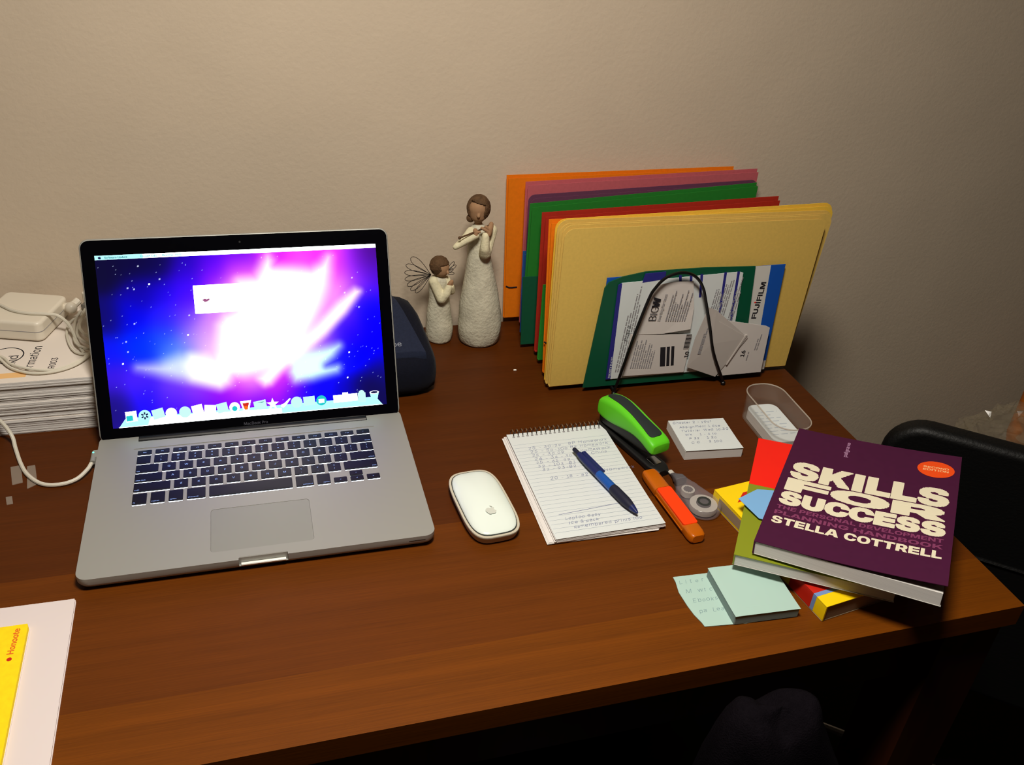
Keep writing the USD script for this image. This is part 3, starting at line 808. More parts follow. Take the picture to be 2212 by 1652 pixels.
sel = (v[:, 0] > .0005 - v[:, 2] * .3) & (v[:, 1] < .002) & (v[:, 2] < .0040)
v[sel] *= .76
v *= (1 + .07 * (meshkit.noise(v * 300, 7) - .5))[:, None]
hair.vertices = v
part(t, 'hair', mv(hair, x=-.0020, y=.0000, z=.1232), 'resin_hair', smooth=True)
part(t, 'sleeve', blob([[(-.0110, -.006, .1010, .0076), (-.0010, -.0165, .0775, .0080)], [(-.0010, -.0165, .0775, .0080), (.0055, -.0185, .0860, .0062), (.0095, -.0170, .0960, .0048)]], .003, 8), 'resin_sleeve', smooth=True, label='cream sleeve folded up in front')
part(t, 'sleeve', blob([[(.0090, -.002, .1020, .0052), (.0155, -.0090, .0850, .0054)], [(.0155, -.0090, .0850, .0054), (.0140, -.0150, .0955, .0040)]], .003, 8), 'resin_sleeve', smooth=True)
part(t, 'hand', blob([[(.0090, -.0165, .0965, .0036), (.0120, -.0160, .1030, .0030)], [(.0130, -.0150, .0970, .0032), (.0140, -.0150, .1040, .0026)]], .002, 5), 'resin_skin', smooth=True)
def wing_loop(root, tip, wide_):
    root, tip = np.array(root), np.array(tip)
    d = tip - root
    n = np.cross(d, (0, 1, 0))
    n /= np.linalg.norm(n)
    a = np.linspace(0, 2 * math.pi, 22)
    s = (1 - np.cos(a)) / 2
    return tube(root + d * s[:, None] + n * (wide_ * np.sin(a) * s ** .8)[:, None], .00045, 5)
for dx, dz, w in ((-.0290, .0265, .0080), (-.0365, .0150, .0064), (-.0385, .0030, .0062), (-.0380, -.0085, .0062), (-.0345, -.0190, .0062), (-.0290, -.0270, .0060), (-.0215, -.0315, .0054)):
    part(t, 'wing_loop', wing_loop((-.0120, .011, .1040), (-.0120 + dx, .017, .1040 + dz), w), 'wing_wire')
for dx, dz, w in ((.0150, .0150, .0034), (.0180, .0095, .0032), (.0140, .0030, .0030), (.0155, -.0040, .0028)):
    part(t, 'wing_loop', wing_loop((.0090, .011, .1050), (.0090 + dx, .017, .1050 + dz), w), 'wing_wire')

# ------------------------------------------------------------------ wire rack and what stands in it
t = thing('file_rack', 'black wire file rack with arched dividers holding the folders', 'file rack')
for x in (.4925, .6630):
    part(t, 'base_rail', tube([(x, .2600, .0052), (x, .4845, .0052)], .0022, 8), 'wire_black')
arch0 = [(.4912, .0045), (.4995, .0463), (.5092, .0974), (.5215, .1499), (.5285, .1660), (.5400, .1795), (.5550, .1858), (.5680, .1866), (.5810, .1825), (.5925, .1731), (.6010, .1600), (.6060, .1478), (.6230, .1000), (.6374, .0568), (.6640, .0045)]
for y in (.2600, .3085, .3465, .3975, .4285, .4640, .4845):
    part(t, 'divider', tube(spline([(x, y, z) for x, z in arch0], 4), .0021, 8), 'wire_black')
for x, y in ((.4912, .2600), (.6640, .2600), (.4912, .4845), (.6640, .4845)):
    part(t, 'foot', mv(lathe([(.0020, 0), (.0034, .0012), (.0034, .0045), (.0022, .006)], 12), x=x, y=y), 'wire_black')
part(t, 'cross_bar', tube([(.4912, .4845, .0052), (.6640, .4845, .0052)], .0021, 8), 'wire_black')

def leaf(pts, y0, y1, r=0.0, corners=(), lean=0.0):
    """A sheet of card: pts (x, z) counter-clockwise as seen from the front."""
    p = Polygon(pts)
    if r:
        rounded = p.buffer(-r, join_style=2).buffer(r, 6)
        keep = unary_union([Point(c).buffer(r * 1.6) for c in corners])
        p = p.difference(keep).union(rounded.intersection(keep)).buffer(.00001)
    m = prism(p, 0, y1 - y0)
    m = mv(m, rx=90)
    m.apply_translation((0, y1, 0))
    if lean:
        v = m.vertices.copy()
        v[:, 1] += lean * v[:, 2]
        m.vertices = v
    return m


def folder(label, y, x0, x1, zl, zr, m, r=0.0, xb0=None, xb1=None, gap=.0055, inset=.0015, base=.0095, cat_='folder', group='coloured card folders'):
    tt = thing('card_folder', label, cat_, (0, y, 0), group=group)
    xb0, xb1 = x0 if xb0 is None else xb0, x1 if xb1 is None else xb1
    cs = ((x0, zl), (x1, zr))
    a = part(tt, 'front_leaf', leaf([(xb0 + inset, base), (xb1 - inset, base), (x1 - inset, zr - .003), (x0 + inset, zl - .003)], -.0008, 0, r, ((x0 + inset, zl - .003), (x1 - inset, zr - .003)) if r else ()), m, smooth=False)
    part(tt, 'back_leaf', leaf([(xb0, base), (xb1, base), (x1, zr), (x0, zl)], .0022, .0030, r, cs if r else (), gap / .3), m, smooth=False)
    part(tt, 'spine_fold', mv(tube([(xb0 + .001, .0011, base), (xb1 - .001, .0011, base)], .0017, 8)), m)
    return tt, a


# back to front
def slot(a, x, z, y):
    part(a, 'slot', mv(tube(spline([(x - .014, 0, z + .001), (x - .008, 0, z - .0015), (x + .004, 0, z - .0015)], 5), .0011, 6), y=y), 'print_dark')


f, a = folder('orange card folder standing hindmost against the wall behind the pink folder', .4935, .3815, .7515, .2425, .2475, 'card_orange', xb0=.3900, gap=.004)
slot(a, .4045, .0640, -.0012)
f, a = folder('dusty pink card folder standing between the hindmost orange and the purple folder', .4720, .4050, .7815, .2390, .2500, 'card_pink', xb0=.411)
f, a = folder('purple card folder with rounded corners standing in front of the pink folder', .4525, .4045, .7735, .2262, .2395, 'card_purple', r=.010, xb0=.411)
f, a = folder('low blue card folder showing only as a thin edge left of the purple folder', .4400, .3985, .7500, .1450, .1500, 'card_blue', xb0=.4030)
f, a = folder('tall green card folder with a dark green pocket, standing behind the red folder', .4115, .3945, .7475, .2290, .2500, 'card_green', xb0=.3960)
part(f, 'pocket', leaf([(.3945, .0075), (.7400, .0075), (.7400, .1150), (.3895, .1210)], -.0042, -.0030), 'card_dark_green', smooth=False, label='dark green lower pocket')
f, a = folder('red card folder with open leaves standing in front of the tall green folder', .3800, .4035, .7710, .2270, .2390, 'card_red', xb0=.4085, gap=.009, inset=.003)
f, a = folder('bright green low card folder seen as a strip left of the front orange folder', .3560, .4050, .7450, .1300, .1400, 'card_leaf_green', xb0=.4060)
f, a = folder('orange card folder standing directly behind the pale manila folders', .3200, .3925, .7600, .2425, .2400, 'card_orange', xb0=.4030)
slot(a, .4140, .0600, -.0012)
for y, xa, xb, zl, zr, xb0, xb1, lab, mm in ((.2985, .3935, .8050, .2520, .2610, .3990, .7830, 'manila card folder, hindmost of the three pale yellow folders in front', 'card_manila_edge'),
                                            (.2905, .3935, .8000, .2540, .2530, .3980, .7850, 'manila card folder, middle one of the three pale yellow folders', 'card_manila'),
                                            (.2825, .3985, .7855, .2500, .2490, .4000, .7800, 'manila card folder, frontmost of the three pale yellow folders', 'card_manila')):
    f, a = folder(lab, y, xa, xb, zl, zr, mm, r=.014, xb0=xb0, xb1=xb1, gap=.0025, base=.0095, group='manila folders')


def sheet(pts, y, th, m, parent, name, r=0, corners=(), curl=0.0, label=None):
    """A thin upright sheet facing the front, its front face at y."""
    return part(parent, name, leaf(pts, y, y + th, r, corners), m, smooth=False, label=label)


def upright(poly, y, x=0, z=0, rot=0, t_=.00006):
    """Flat print on an upright face whose front is at y."""
    g = affinity.rotate(poly, rot, origin=(0, 0))
    return mv(ink(g, t_), x=x, y=y, z=z, rx=90)


t = thing('photo_envelope', 'blue and white photo print envelope leaning on the manila folders', 'envelope', (0, .2755, 0))
e = sheet([(.4640, .0105), (.7385, .0105), (.7310, .1830), (.4640, .1775)], 0, .0012, 'envelope_blue', t, 'envelope')
part(e, 'white_band', leaf([(.7055, .0110), (.7200, .0110), (.7080, .1825), (.6810, .1825), (.6840, .1400)], -.00012, 0), 'envelope_white', smooth=False)
part(e, 'white_corner', leaf([(.7230, .0105), (.7385, .0105), (.7378, .0260), (.7225, .0260)], -.00014, 0), 'envelope_white', smooth=False)
part(e, 'brand_lettering', upright(fitted('FUJIFILM', 0, .0580, 0, .0082, 800), -.0002, .7040, .0990, 87), 'print_dark', smooth=False)
part(e, 'brand_mark', upright(sbox(0, 0, .0022, .0026), -.00028, .6975, .1245, 87), 'cover_red', smooth=False)

t = thing('plastic_wallet', 'dark green plastic document wallet behind the black wire arch', 'document wallet', (0, .2725, 0))
sheet([(.4480, .0085), (.7000, .0070), (.6820, .1840), (.6000, .1862), (.5180, .1852), (.4850, .1795), (.4660, .1722), (.4610, .1640)], 0, .0016, 'wallet_green', t, 'back_panel')
t2 = thing('photo_order_form', 'white printed order form with navy bars, inside the green wallet', 'form', (0, .2705, 0))
f = sheet([(.4870, .0205), (.6730, .0205), (.6635, .1760), (.6580, .1780), (.4835, .1712)], 0, .0008, 'paper', t2, 'sheet')
part(f, 'navy_edge', leaf([(.4805, .0205), (.4875, .0205), (.4842, .1712), (.4790, .1685)], -.0002, .0008), 'form_navy', smooth=False)
part(f, 'blue_tab', leaf([(.5135, .1700), (.5460, .1735), (.5460, .1845), (.5160, .1830)], -.0002, .0008), 'form_navy', smooth=False)
for k, (x, z0, z1) in enumerate(((.5640, .155, .178), (.5800, .152, .178), (.5960, .142, .178), (.6320, .110, .1785), (.6520, .102, .1785))):
    part(f, 'navy_bar', leaf([(x + .0065, z0), (x + .0100, z0), (x + .0060, z1), (x + .0020, z1)], -.00016, 0), 'form_navy', smooth=False)
part(f, 'small_print', upright(dashes(.080, .026, .0032, 3), -.0002, .6485, .098, 85), 'print_grey', smooth=False)
part(f, 'small_print', upright(dashes(.085, .012, .0032, 13), -.0002, .6660, .094, 85), 'print_grey', smooth=False)
part(f, 'small_print', upright(dashes(.140, .020, .0034, 4), -.0002, .5130, .030, 86), 'print_grey', smooth=False)
part(f, 'handwriting', upright(script('Plaza', .0062, seed=3), -.0003, .5050, .080, 86), 'print_dark', smooth=False)
part(f, 'edge_lettering', upright(glyphs('PRIORITY PHOTO', .0030, 600, size=40), -.0003, .4866, .022, 89), 'paper', smooth=False)

t = thing('receipt', 'long till receipt with a big shop name, hanging behind the wire arch', 'receipt', (0, .2680, 0), group='receipts in the rack')
r_ = sheet([(.5050, .0250), (.6000, .0230), (.6020, .0850), (.5070, .0930)], 0, .0006, 'receipt', t, 'lower_sheet')
r2 = part(t, 'upper_fold', loft([[(.5160, -.0004, .0920), (.5560, -.0012, .0905), (.5960, -.0030, .0955), (.5960, -.0024, .0955), (.5560, -.0006, .0905), (.5160, .0002, .0920)],
                                 [(.5210, -.0003, .1280), (.5580, -.0006, .1280), (.5960, -.0012, .1290), (.5960, -.0006, .1290), (.5580, 0, .1280), (.5210, .0003, .1280)],
                                 [(.5330, -.0003, .1660), (.5600, -.0004, .1700), (.5880, -.0004, .1690), (.5880, .0002, .1690), (.5600, .0002, .1700), (.5330, .0003, .1660)]]), 'receipt', smooth=False)
part(r2, 'shop_lettering', upright(glyphs('BIG', .0110, 300), -.0016, .5405, .1110, 85), 'print_dark', smooth=False)
part(r2, 'shop_lettering', upright(glyphs('W', .0112, 900), -.0016, .5423, .1322, 85), 'print_dark', smooth=False)
part(r2, 'slogan_lettering', upright(glyphs('live big for less', .0042, 500, size=48), -.0018, .5475, .1115, 84), 'print_grey', smooth=False)
part(r2, 'small_print', upright(dashes(.048, .034, .0036, 5, .45), -.0022, .5890, .108, 84), 'print_grey', smooth=False)
part(r_, 'small_print', upright(dashes(.050, .036, .0034, 6, .45), -.0004, .5500, .034, 85), 'print_grey', smooth=False)
for k, (x, w) in enumerate(((.5560, .0080), (.5660, .0046), (.5730, .0046))):
    part(r_, 'printed_block', leaf([(x + .0045, .0360), (x + w + .0045, .0360), (x + w, .0680), (x, .0680)], -.0002, 0), 'print_dark', smooth=False)
part(r_, 'barcode', upright(unary_union([sbox(.0022 * k, 0, .0022 * k + (.0006, .0014, .0010)[k % 3], .0085) for k in range(11)]), -.0004, .6005, .0620, 87), 'print_dark', smooth=False)
part(r_, 'number_lettering', upright(glyphs('10', .0060, 700), -.0004, .6020, .0470, 87), 'print_dark', smooth=False)

t = thing('receipt', 'folded paper receipt leaning right of the till receipt, with a creased flap', 'receipt', (0, .2655, 0), group='receipts in the rack')
q = part(t, 'folded_sheet', loft([[(.6020, -.0006, .0330), (.6510, -.0016, .0125), (.6560, -.0014, .0260), (.6560, -.0006, .0260), (.6510, -.0006, .0125), (.6020, .0002, .0330)],
                                  [(.6060, -.0012, .0800), (.6330, -.0030, .0700), (.6900, -.0020, .0750), (.6900, -.0012, .0750), (.6330, -.0020, .0700), (.6060, -.0004, .0800)],
                                  [(.6170, -.0020, .1290), (.6300, -.0024, .1240), (.6370, -.0024, .1060), (.6370, -.0016, .1060), (.6300, -.0014, .1240), (.6170, -.0012, .1290)]]), 'receipt_b', smooth=False)
q2 = part(t, 'flap', leaf([(.6550, .0130), (.7265, .0130), (.7235, .0880), (.7170, .0915), (.6370, .1080), (.6840, .0790)], -.0006, .0002), 'receipt', smooth=False)
part(t, 'crease', leaf([(.6640, .0320), (.6655, .0320), (.6880, .0800), (.6850, .0800)], -.0030, -.0006), 'receipt_b', smooth=False)
part(q2, 'number_lettering', upright(glyphs('16', .0065, 700), -.0010, .6915, .0420, 85), 'print_dark', smooth=False)
part(q2, 'small_print', upright(dashes(.030, .010, .0034, 8, .45), -.0010, .7160, .052, 85), 'print_grey', smooth=False)
part(q2, 'small_print', upright(dashes(.022, .004, .0034, 18, .45), -.0010, .7000, .036, 85), 'print_grey', smooth=False)
part(q, 'smudged_print', upright(dashes(.044, .006, .0026, 9, .8), -.0024, .6200, .054, 84), 'print_grey', smooth=False)

# ------------------------------------------------------------------ spiral notepad and pen
t = thing('spiral_notepad', 'top-bound spiral notepad of lined white paper with handwriting', 'notepad', (.3785, .0785, 0), .6)
PW, PH = .1335, .205
k0 = part(t, 'back_cover', bx(-PW / 2 + .002, PW / 2 + .0022, -PH / 2 + .006, PH / 2 - .006, .0002, .0012), 'yellow_pad', smooth=False, label='yellow card back')
ms = []
for k in range(9):
    jx, jr = (rng.uniform(-.0012, .0012), rng.uniform(-.4, .4))
    sx = -.009 + .002 * k if k < 3 else 0
    ms.append(mv(bx(-PW / 2, PW / 2, -PH / 2, PH / 2, 0, .00055), x=jx + sx * .9, y=rng.uniform(-.0012, .0008), z=.0013 + .00068 * k, rz=jr + (-1.2 if k < 3 else 0)))
part(t, 'under_pages', cat(*ms), 'pages', smooth=False, kind='stuff')
tp = part(t, 'top_page', loft([[(-PW / 2, y, z), (PW / 2, y, z + c), (PW / 2, y, z + c - .0003), (-PW / 2, y, z - .0003)] for y, z, c in ((-PH / 2, .0084, .0008), (-PH / 4, .0078, .0002), (PH / 4, .0078, 0), (PH / 2, .0080, 0))]), 'paper', smooth=False)
zt = .0088
def page(m, lift_=.00008):
    """Lays flat print on the slightly curled top page."""
    v = m.vertices.copy()
    v[:, 2] += np.interp(v[:, 1], [-PH / 2, -PH / 4, PH / 4, PH / 2], [.0084, .0078, .0078, .0080]) + np.interp(v[:, 1], [-PH / 2, -PH / 4, PH / 4], [.0008, .0002, 0]) * np.clip(v[:, 0] / PW + .5, 0, 1) + lift_
    m.vertices = v
    return m


part(tp, 'ruled_lines', page(cat(*[bx(-PW / 2 + .002, PW / 2 - .002, y, y + .00035, -.00003, .00003) for y in np.arange(-PH / 2 + .010, PH / 2 - .022, .0071)])), 'rule_line', smooth=False)
part(tp, 'margin_stroke', page(prism(LineString([(-.050, -.0625), (-.02, -.0602), (.01, -.0578), (.034, -.0560)]).buffer(.00030), 0, .00005)), 'pen_ink', smooth=False)
hw = [('25 - 30-29', -.048, .0760), ('25 - 50-100', -.048, .0680), ('25 - 30 09', -.048, .0605), ('26 - 36 - 30', -.047, .0525), ('25 - 65  99', -.047, .0450), ('32 - 103  81', -.047, .0375), ('32 - 93-82', -.044, .0300), ('20 - 18 - 82', -.040, .0115)]
for s, x, y in hw:
    part(tp, 'handwriting', page(mv(ink(script(s, .0050, seed=int(y * 9000)), .00005), x=x, y=y - .010)), 'pen_ink', smooth=False)
for s, x, y in (('BP Homework', .006, .0770), ('BE Homework', .006, .0690), ('    Homework', .006, .0600), ('   China', .020, .0520), ('        Homework', .010, .0150)):
    part(tp, 'handwriting', page(mv(ink(script(s, .0050, seed=int(y * 7000)), .00005), x=x, y=y - .010)), 'pen_ink', smooth=False)
for s, x, y in (('Laptop easy', -.046, -.0730), ('Ice & pack', -.044, -.0810), ('Remembered prints too', -.041, -.0890)):
    part(tp, 'handwriting', page(mv(ink(script(s, .0046, seed=int(-y * 7000)), .00005), x=x, y=y)), 'pen_ink', smooth=False)
for k in range(20):
    x = -PW / 2 + .008 + k * .00622
    a = np.linspace(0, 2 * math.pi, 16, endpoint=False)
    part(t, 'wire_ring', tube(np.column_stack([np.full(16, x) + .0007 * np.sin(a), PH / 2 + .0006 + .0066 * np.cos(a), .0068 + .0060 * np.sin(a)]), .0007, 5, closed=True), 'chrome', smooth=60)
    part(t, 'punch_hole', mv(prism(sbox(-.0016, -.0012, .0016, .0012), 0, .00005), x=x, y=PH / 2 - .0072, z=.00805), 'print_grey', smooth=False)

px_, py_ = (.3843 + .417) / 2, (.1256 - .0067) / 2
t = thing('ballpoint_pen', 'blue click ballpoint pen lying across the spiral notepad', 'pen', (px_, py_, .0151), math.degrees(math.atan2(-.1323, .0327)))
PL = .0685
def along(profile, n=20):
    return mv(lathe(profile, n), ry=90)
part(t, 'barrel', along([(.0036, -PL + .012), (.0046, -PL + .020), (.0052, -PL + .034), (.0053, -.012)]), 'pen_navy', smooth=40)
part(t, 'ink_window', along([(.0053, -.012), (.0055, 0), (.0056, .014), (.0056, .018)]), 'pen_blue', smooth=40, label='clear bright blue middle')
part(t, 'grip', along([(.0056, .018), (.0062, .022), (.0062, .044), (.0056, .050), (.0044, .057)]), 'pen_grip', smooth=40)
part(t, 'tip', along([(.0044, .057), (.0028, .064), (.0015, .0675), (.0006, PL)]), 'pen_navy', smooth=40)
part(t, 'clicker', along([(.0024, -PL), (.0028, -PL + .001), (.0028, -PL + .010), (.0036, -PL + .012)]), 'pen_grip', smooth=40)
part(t, 'clip', bevel(sbox(-PL + .014, .0020, -.010, .0072), .0012, .0048, .0009), 'pen_navy')

# ------------------------------------------------------------------ mouse
t = thing('computer_mouse', 'low white computer mouse with a smooth shell and grey emblem', 'computer mouse', (.2470, .0480, 0), 4.5)
def plan_ring(hx, hy, z, n=48, p=3.2):
    a = np.arange(n) * 2 * math.pi / n
    c, s = np.cos(a), np.sin(a)
    return np.column_stack([hx * np.sign(c) * np.abs(c) ** (2 / p), hy * np.sign(s) * np.abs(s) ** (2 / p), np.full(n, z)])
part(t, 'base', loft([plan_ring(.0262, .0550, .0008, p=3.8), plan_ring(.0292, .0580, .0026, p=3.8), plan_ring(.0312, .0602, .0100, p=3.8), plan_ring(.0315, .0607, .0118, p=3.8), plan_ring(.0311, .0603, .0128, p=3.8), plan_ring(.0272, .0562, .0128, p=3.8)]), 'mouse_base', smooth=50, label='beige metal base with pale rim')
shell = []
for s, hgt in ((.96, .0092), (.975, .0102), (.972, .0112), (.93, .0134), (.80, .0158), (.60, .0178), (.40, .0190), (.2, .0196), (.02, .0198)):
    r = plan_ring(.0288 * s, .0578 * s, hgt + .0030, p=3.8 - 1.4 * (1 - s))
    arch_ = 1 - .30 * np.abs(r[:, 1] / .0578) ** 2
    r[:, 2] = .0128 + (hgt - .0098) * arch_ if hgt > .0098 else hgt + .0030
    shell.append(r)
sh_ = part(t, 'shell', loft(shell), 'mouse_white', smooth=True)
part(t, 'seam', loft([plan_ring(.0287, .0577, .0116, p=3.8), plan_ring(.0287, .0577, .0131, p=3.8), plan_ring(.0270, .0555, .0131, p=3.8)]), 'tape_dark', smooth=False)
part(sh_, 'fruit_emblem', mv(ink(apple(.0125), .0001), y=-.026, z=.0221, rx=5.5), 'mouse_emblem', smooth=False)

# ------------------------------------------------------------------ stapler
bx0, by0, bx1, by1 = .4515, .1870, .4830, .0770
t = thing('stapler', 'bright green and black stapler standing behind the highlighter', 'stapler', ((bx0 + bx1) / 2, (by0 + by1) / 2, 0), math.degrees(math.atan2(by1 - by0, bx1 - bx0)))
def sect(x, hw_, z0, z1, n=24, p=4.0):
    a = np.arange(n) * 2 * math.pi / n
    c, s = np.cos(a), np.sin(a)
    return np.column_stack([np.full(n, x), hw_ * np.sign(c) * np.abs(c) ** (2 / p), (z0 + z1) / 2 + (z1 - z0) / 2 * np.sign(s) * np.abs(s) ** (2 / p)])
part(t, 'base', loft([sect(-.062, .009, 0, .009), sect(-.060, .0125, 0, .011), (sect(-.02, .0125, 0, .010)), sect(.030, .0125, 0, .010), sect(.050, .0135, 0, .011), sect(.058, .0115, 0, .011), sect(.0645, .0085, 0, .009)]), 'stapler_black', smooth=40)
part(t, 'anvil', bevel(rrect(.036, .052, -.0065, .0065, .002), .0108, .0118, .0004, 2), 'chrome')
part(t, 'magazine', loft([sect(-.060, .0100, .010, .030), sect(-.05, .0115, .010, .036), sect(.030, .0105, .018, .036), sect(.044, .0100, .022, .036)]), 'stapler_black', smooth=40)
top = [(-.0620, .0125, .0240, .0440), (-.0600, .0150, .0225, .0490), (-.0480, .0160, .0215, .0540), (-.0300, .0158, .0235, .0570), (-.0100, .0150, .0280, .0560), (.0100, .0145, .0320, .0530), (.0280, .0150, .0320, .0500), (.0420, .0155, .0290, .0470), (.0500, .0148, .0275, .0440), (.0530, .0125, .0290, .0410)]
gt = part(t, 'top_shell', loft([sect(*r) for r in spline(top, 4)]), 'stapler_green', smooth=50)
inl = []
for x, w in spline([(-.0565, .003), (-.0530, .0060), (-.040, .0082), (-.02, .0080), (.0, .0076), (.020, .0086), (.034, .0098), (.0400, .0090), (.0420, .005)], 4):
    z = np.interp(x, spline(top, 4)[:, 0], spline(top, 4)[:, 3])
    inl.append([(x, -w, z - .0022), (x, w, z - .0022), (x, w * .98, z + .0004), (x, w * .5, z + .0011), (x, 0, z + .0012), (x, -w * .5, z + .0011), (x, -w * .98, z + .0004)])
part(gt, 'grip_inlay', loft(inl), 'stapler_grip', smooth=40, label='dark rubber grip let into the top')

# ------------------------------------------------------------------ white note block and clear box
t = thing('note_block', 'square block of white notes with blue handwriting, right of the stapler', 'note pad', (.5690, .1290, 0), -5.0)
part(t, 'pages', bx(-.0395, .0395, -.0350, .0350, 0, .0128), 'pages', smooth=False)
tp = part(t, 'top_note', loft([[(-.0395, y, z), (.0397, y, z), (.0397, y, z + .0003), (-.0395, y, z + .0003)] for y, z in ((-.0358, .0142), (-.015, .0132), (.0350, .0130))]), 'paper', smooth=False)
for s, x, y in (('Chapter 2 - your', -.036, .0265), ('Assignment 1 due', -.030, .0160), ('Tutorial  Wed 10.30', -.030, .0075), ('Wk    1 - 4 to', -.028, -.0015), ('P 32    1 20', -.026, -.0105), ('C C     3 100', -.026, -.0195)):
    part(tp, 'handwriting', mv(ink(script(s, .0042, seed=int(abs(y) * 9000)), .00005), x=x, y=y, z=.0137 if y > -.01 else .0142), 'pen_ink', smooth=False)

t = thing('clear_box', 'small clear plastic box with rounded corners holding white paper slips', 'box', (.6750, .1350, 0), -1.5)
outer_, inner_ = rrect(-.0275, .0275, -.0560, .0560, .024, 8), rrect(-.0259, .0259, -.0544, .0544, .0224, 8)
wall_ = loft([np.column_stack([np.array(o.exterior.coords)[:-1], np.full(len(o.exterior.coords) - 1, z)]) for o, z in ((rrect(-.0250, .0250, -.0530, .0530, .0215, 8), .0003), (rrect(-.0262, .0262, -.0545, .0545, .0228, 8), .0014), (outer_, .0420), (rrect(-.0282, .0282, -.0567, .0567, .0245, 8), .0428), (rrect(-.0262, .0262, -.0547, .0547, .0225, 8), .0428), (rrect(-.0244, .0244, -.0527, .0527, .0208, 8), .0018))])
part(t, 'tray', wall_, 'clear_plastic', smooth=35)
ro = np.array(rrect(-.0278, .0278, -.0563, .0563, .0243, 8).exterior.coords)[:-1]
part(t, 'rim', tube(np.column_stack([ro, np.full(len(ro), .0424)]), .0009, 6, closed=True), 'clear_rim', smooth=60, label='rolled pale rim')
t = thing('paper_slips', 'pad of white paper slips lying inside the clear plastic box', 'papers', (.6750, .1350, .0019), -1.5)
pp = rrect(-.0215, .0235, -.0450, .0440, .012)
part(t, 'slips', prism(pp, 0, .0140), 'pages', smooth=False)
s_ = part(t, 'top_slip', prism(pp, .0140, .0143), 'paper', smooth=False)
part(s_, 'faint_print', mv(ink(dashes(.034, .062, .0075, 22, .2), .00005), x=-.016, y=-.036, z=.0143), 'rule_line', smooth=False)

# ------------------------------------------------------------------ highlighter and correction tape
t = thing('highlighter', 'flat orange highlighter pen lying in front of the stapler', 'highlighter', (.4690, .0075, .0), math.degrees(math.atan2(-.1180, .0080)))
def flat(x, hw_, hh, zc=.0075, p=3.5):
    return sect(x, hw_, zc - hh, zc + hh, 24, p)
part(t, 'cap', loft([flat(-.0640, .0070, .0045), flat(-.0630, .0092, .0062), flat(-.0580, .0102, .0070), flat(-.0280, .0108, .0074), flat(-.0262, .0108, .0074)]), 'highlight_cap', smooth=40, label='see-through brownish orange cap')
part(t, 'barrel', loft([flat(-.0262, .0100, .0068), flat(-.0240, .0104, .0070), flat(.0420, .0104, .0070), flat(.0440, .0100, .0068)]), 'highlight_cap', smooth=40)
part(t, 'ink_core', bevel(rrect(-.0258, .0432, -.0094, .0094, .003), .0040, .0151, .0008, 2), 'highlight_body', smooth=40, label='fluorescent orange red ink core')
part(t, 'end_plug', loft([flat(.0440, .0104, .0072), flat(.0540, .0104, .0072), flat(.0600, .0092, .0064), flat(.0620, .0070, .0050)]), 'highlight_cap', smooth=40)
part(t, 'side_strip', cat(mv(bevel(rrect(-.024, .043, -.0016, .0016, .001), 0, .0016, .0004, 2), y=-.0096, z=.0055), mv(bevel(rrect(-.024, .043, -.0016, .0016, .001), 0, .0016, .0004, 2), y=.0096, z=.0055)), 'highlight_cap')

t = thing('correction_tape', 'see-through grey correction tape roller with a white reel', 'correction tape', (.5030, .0180, 0), -82.0)
def circle(x, y, r, n=30):
    return Point(x, y).buffer(r, n // 4)
outl = unary_union([circle(.0180, 0, .0215), circle(-.0120, -.002, .0150), Polygon([(-.0330, -.0080), (-.0330, .0060), (-.0120, .0130), (.0180, .0215), (.0180, -.0215), (-.0120, -.0165)])]).buffer(.003).buffer(-.003)
part(t, 'shell', bevel(outl.simplify(.0002), .0005, .0135, .0035, 3), 'tape_shell', smooth=40, label='smoky clear plastic shell')
part(t, 'reel', mv(prism(circle(0, 0, .0165).difference(circle(0, 0, .0088)), 0, .0074), x=.0180, y=0, z=.0030), 'tape_white', smooth=35, label='white tape reel')
part(t, 'hub', mv(cat(prism(circle(0, 0, .0084).difference(circle(0, 0, .0056)), 0, .0110), prism(circle(0, 0, .0056), 0, .0090)), x=.0180, y=0, z=.0030), 'tape_dark', smooth=35)
part(t, 'small_reel', mv(prism(circle(0, 0, .0082).difference(circle(0, 0, .0050)), 0, .0076), x=-.0110, y=-.003, z=.0030), 'tape_white', smooth=35)
part(t, 'gear', mv(prism(unary_union([circle(0, 0, .0048)] + [affinity.rotate(sbox(-.0008, 0, .0008, .0058), 30 * k, origin=(0, 0)) for k in range(12)]), 0, .0080), x=-.0110, y=-.003, z=.0030), 'tape_inner', smooth=35)
part(t, 'nose', loft([sect(-.0500, .0030, .0035, .0060), sect(-.0440, .0042, .0030, .0090), sect(-.0380, .0070, .0025, .0125), sect(-.0300, .0080, .0025, .0130)]), 'tape_inner', smooth=40)
part(t, 'tip', loft([sect(-.0570, .0034, .0040, .0055), sect(-.0500, .0032, .0038, .0062)]), 'tape_white', smooth=False)

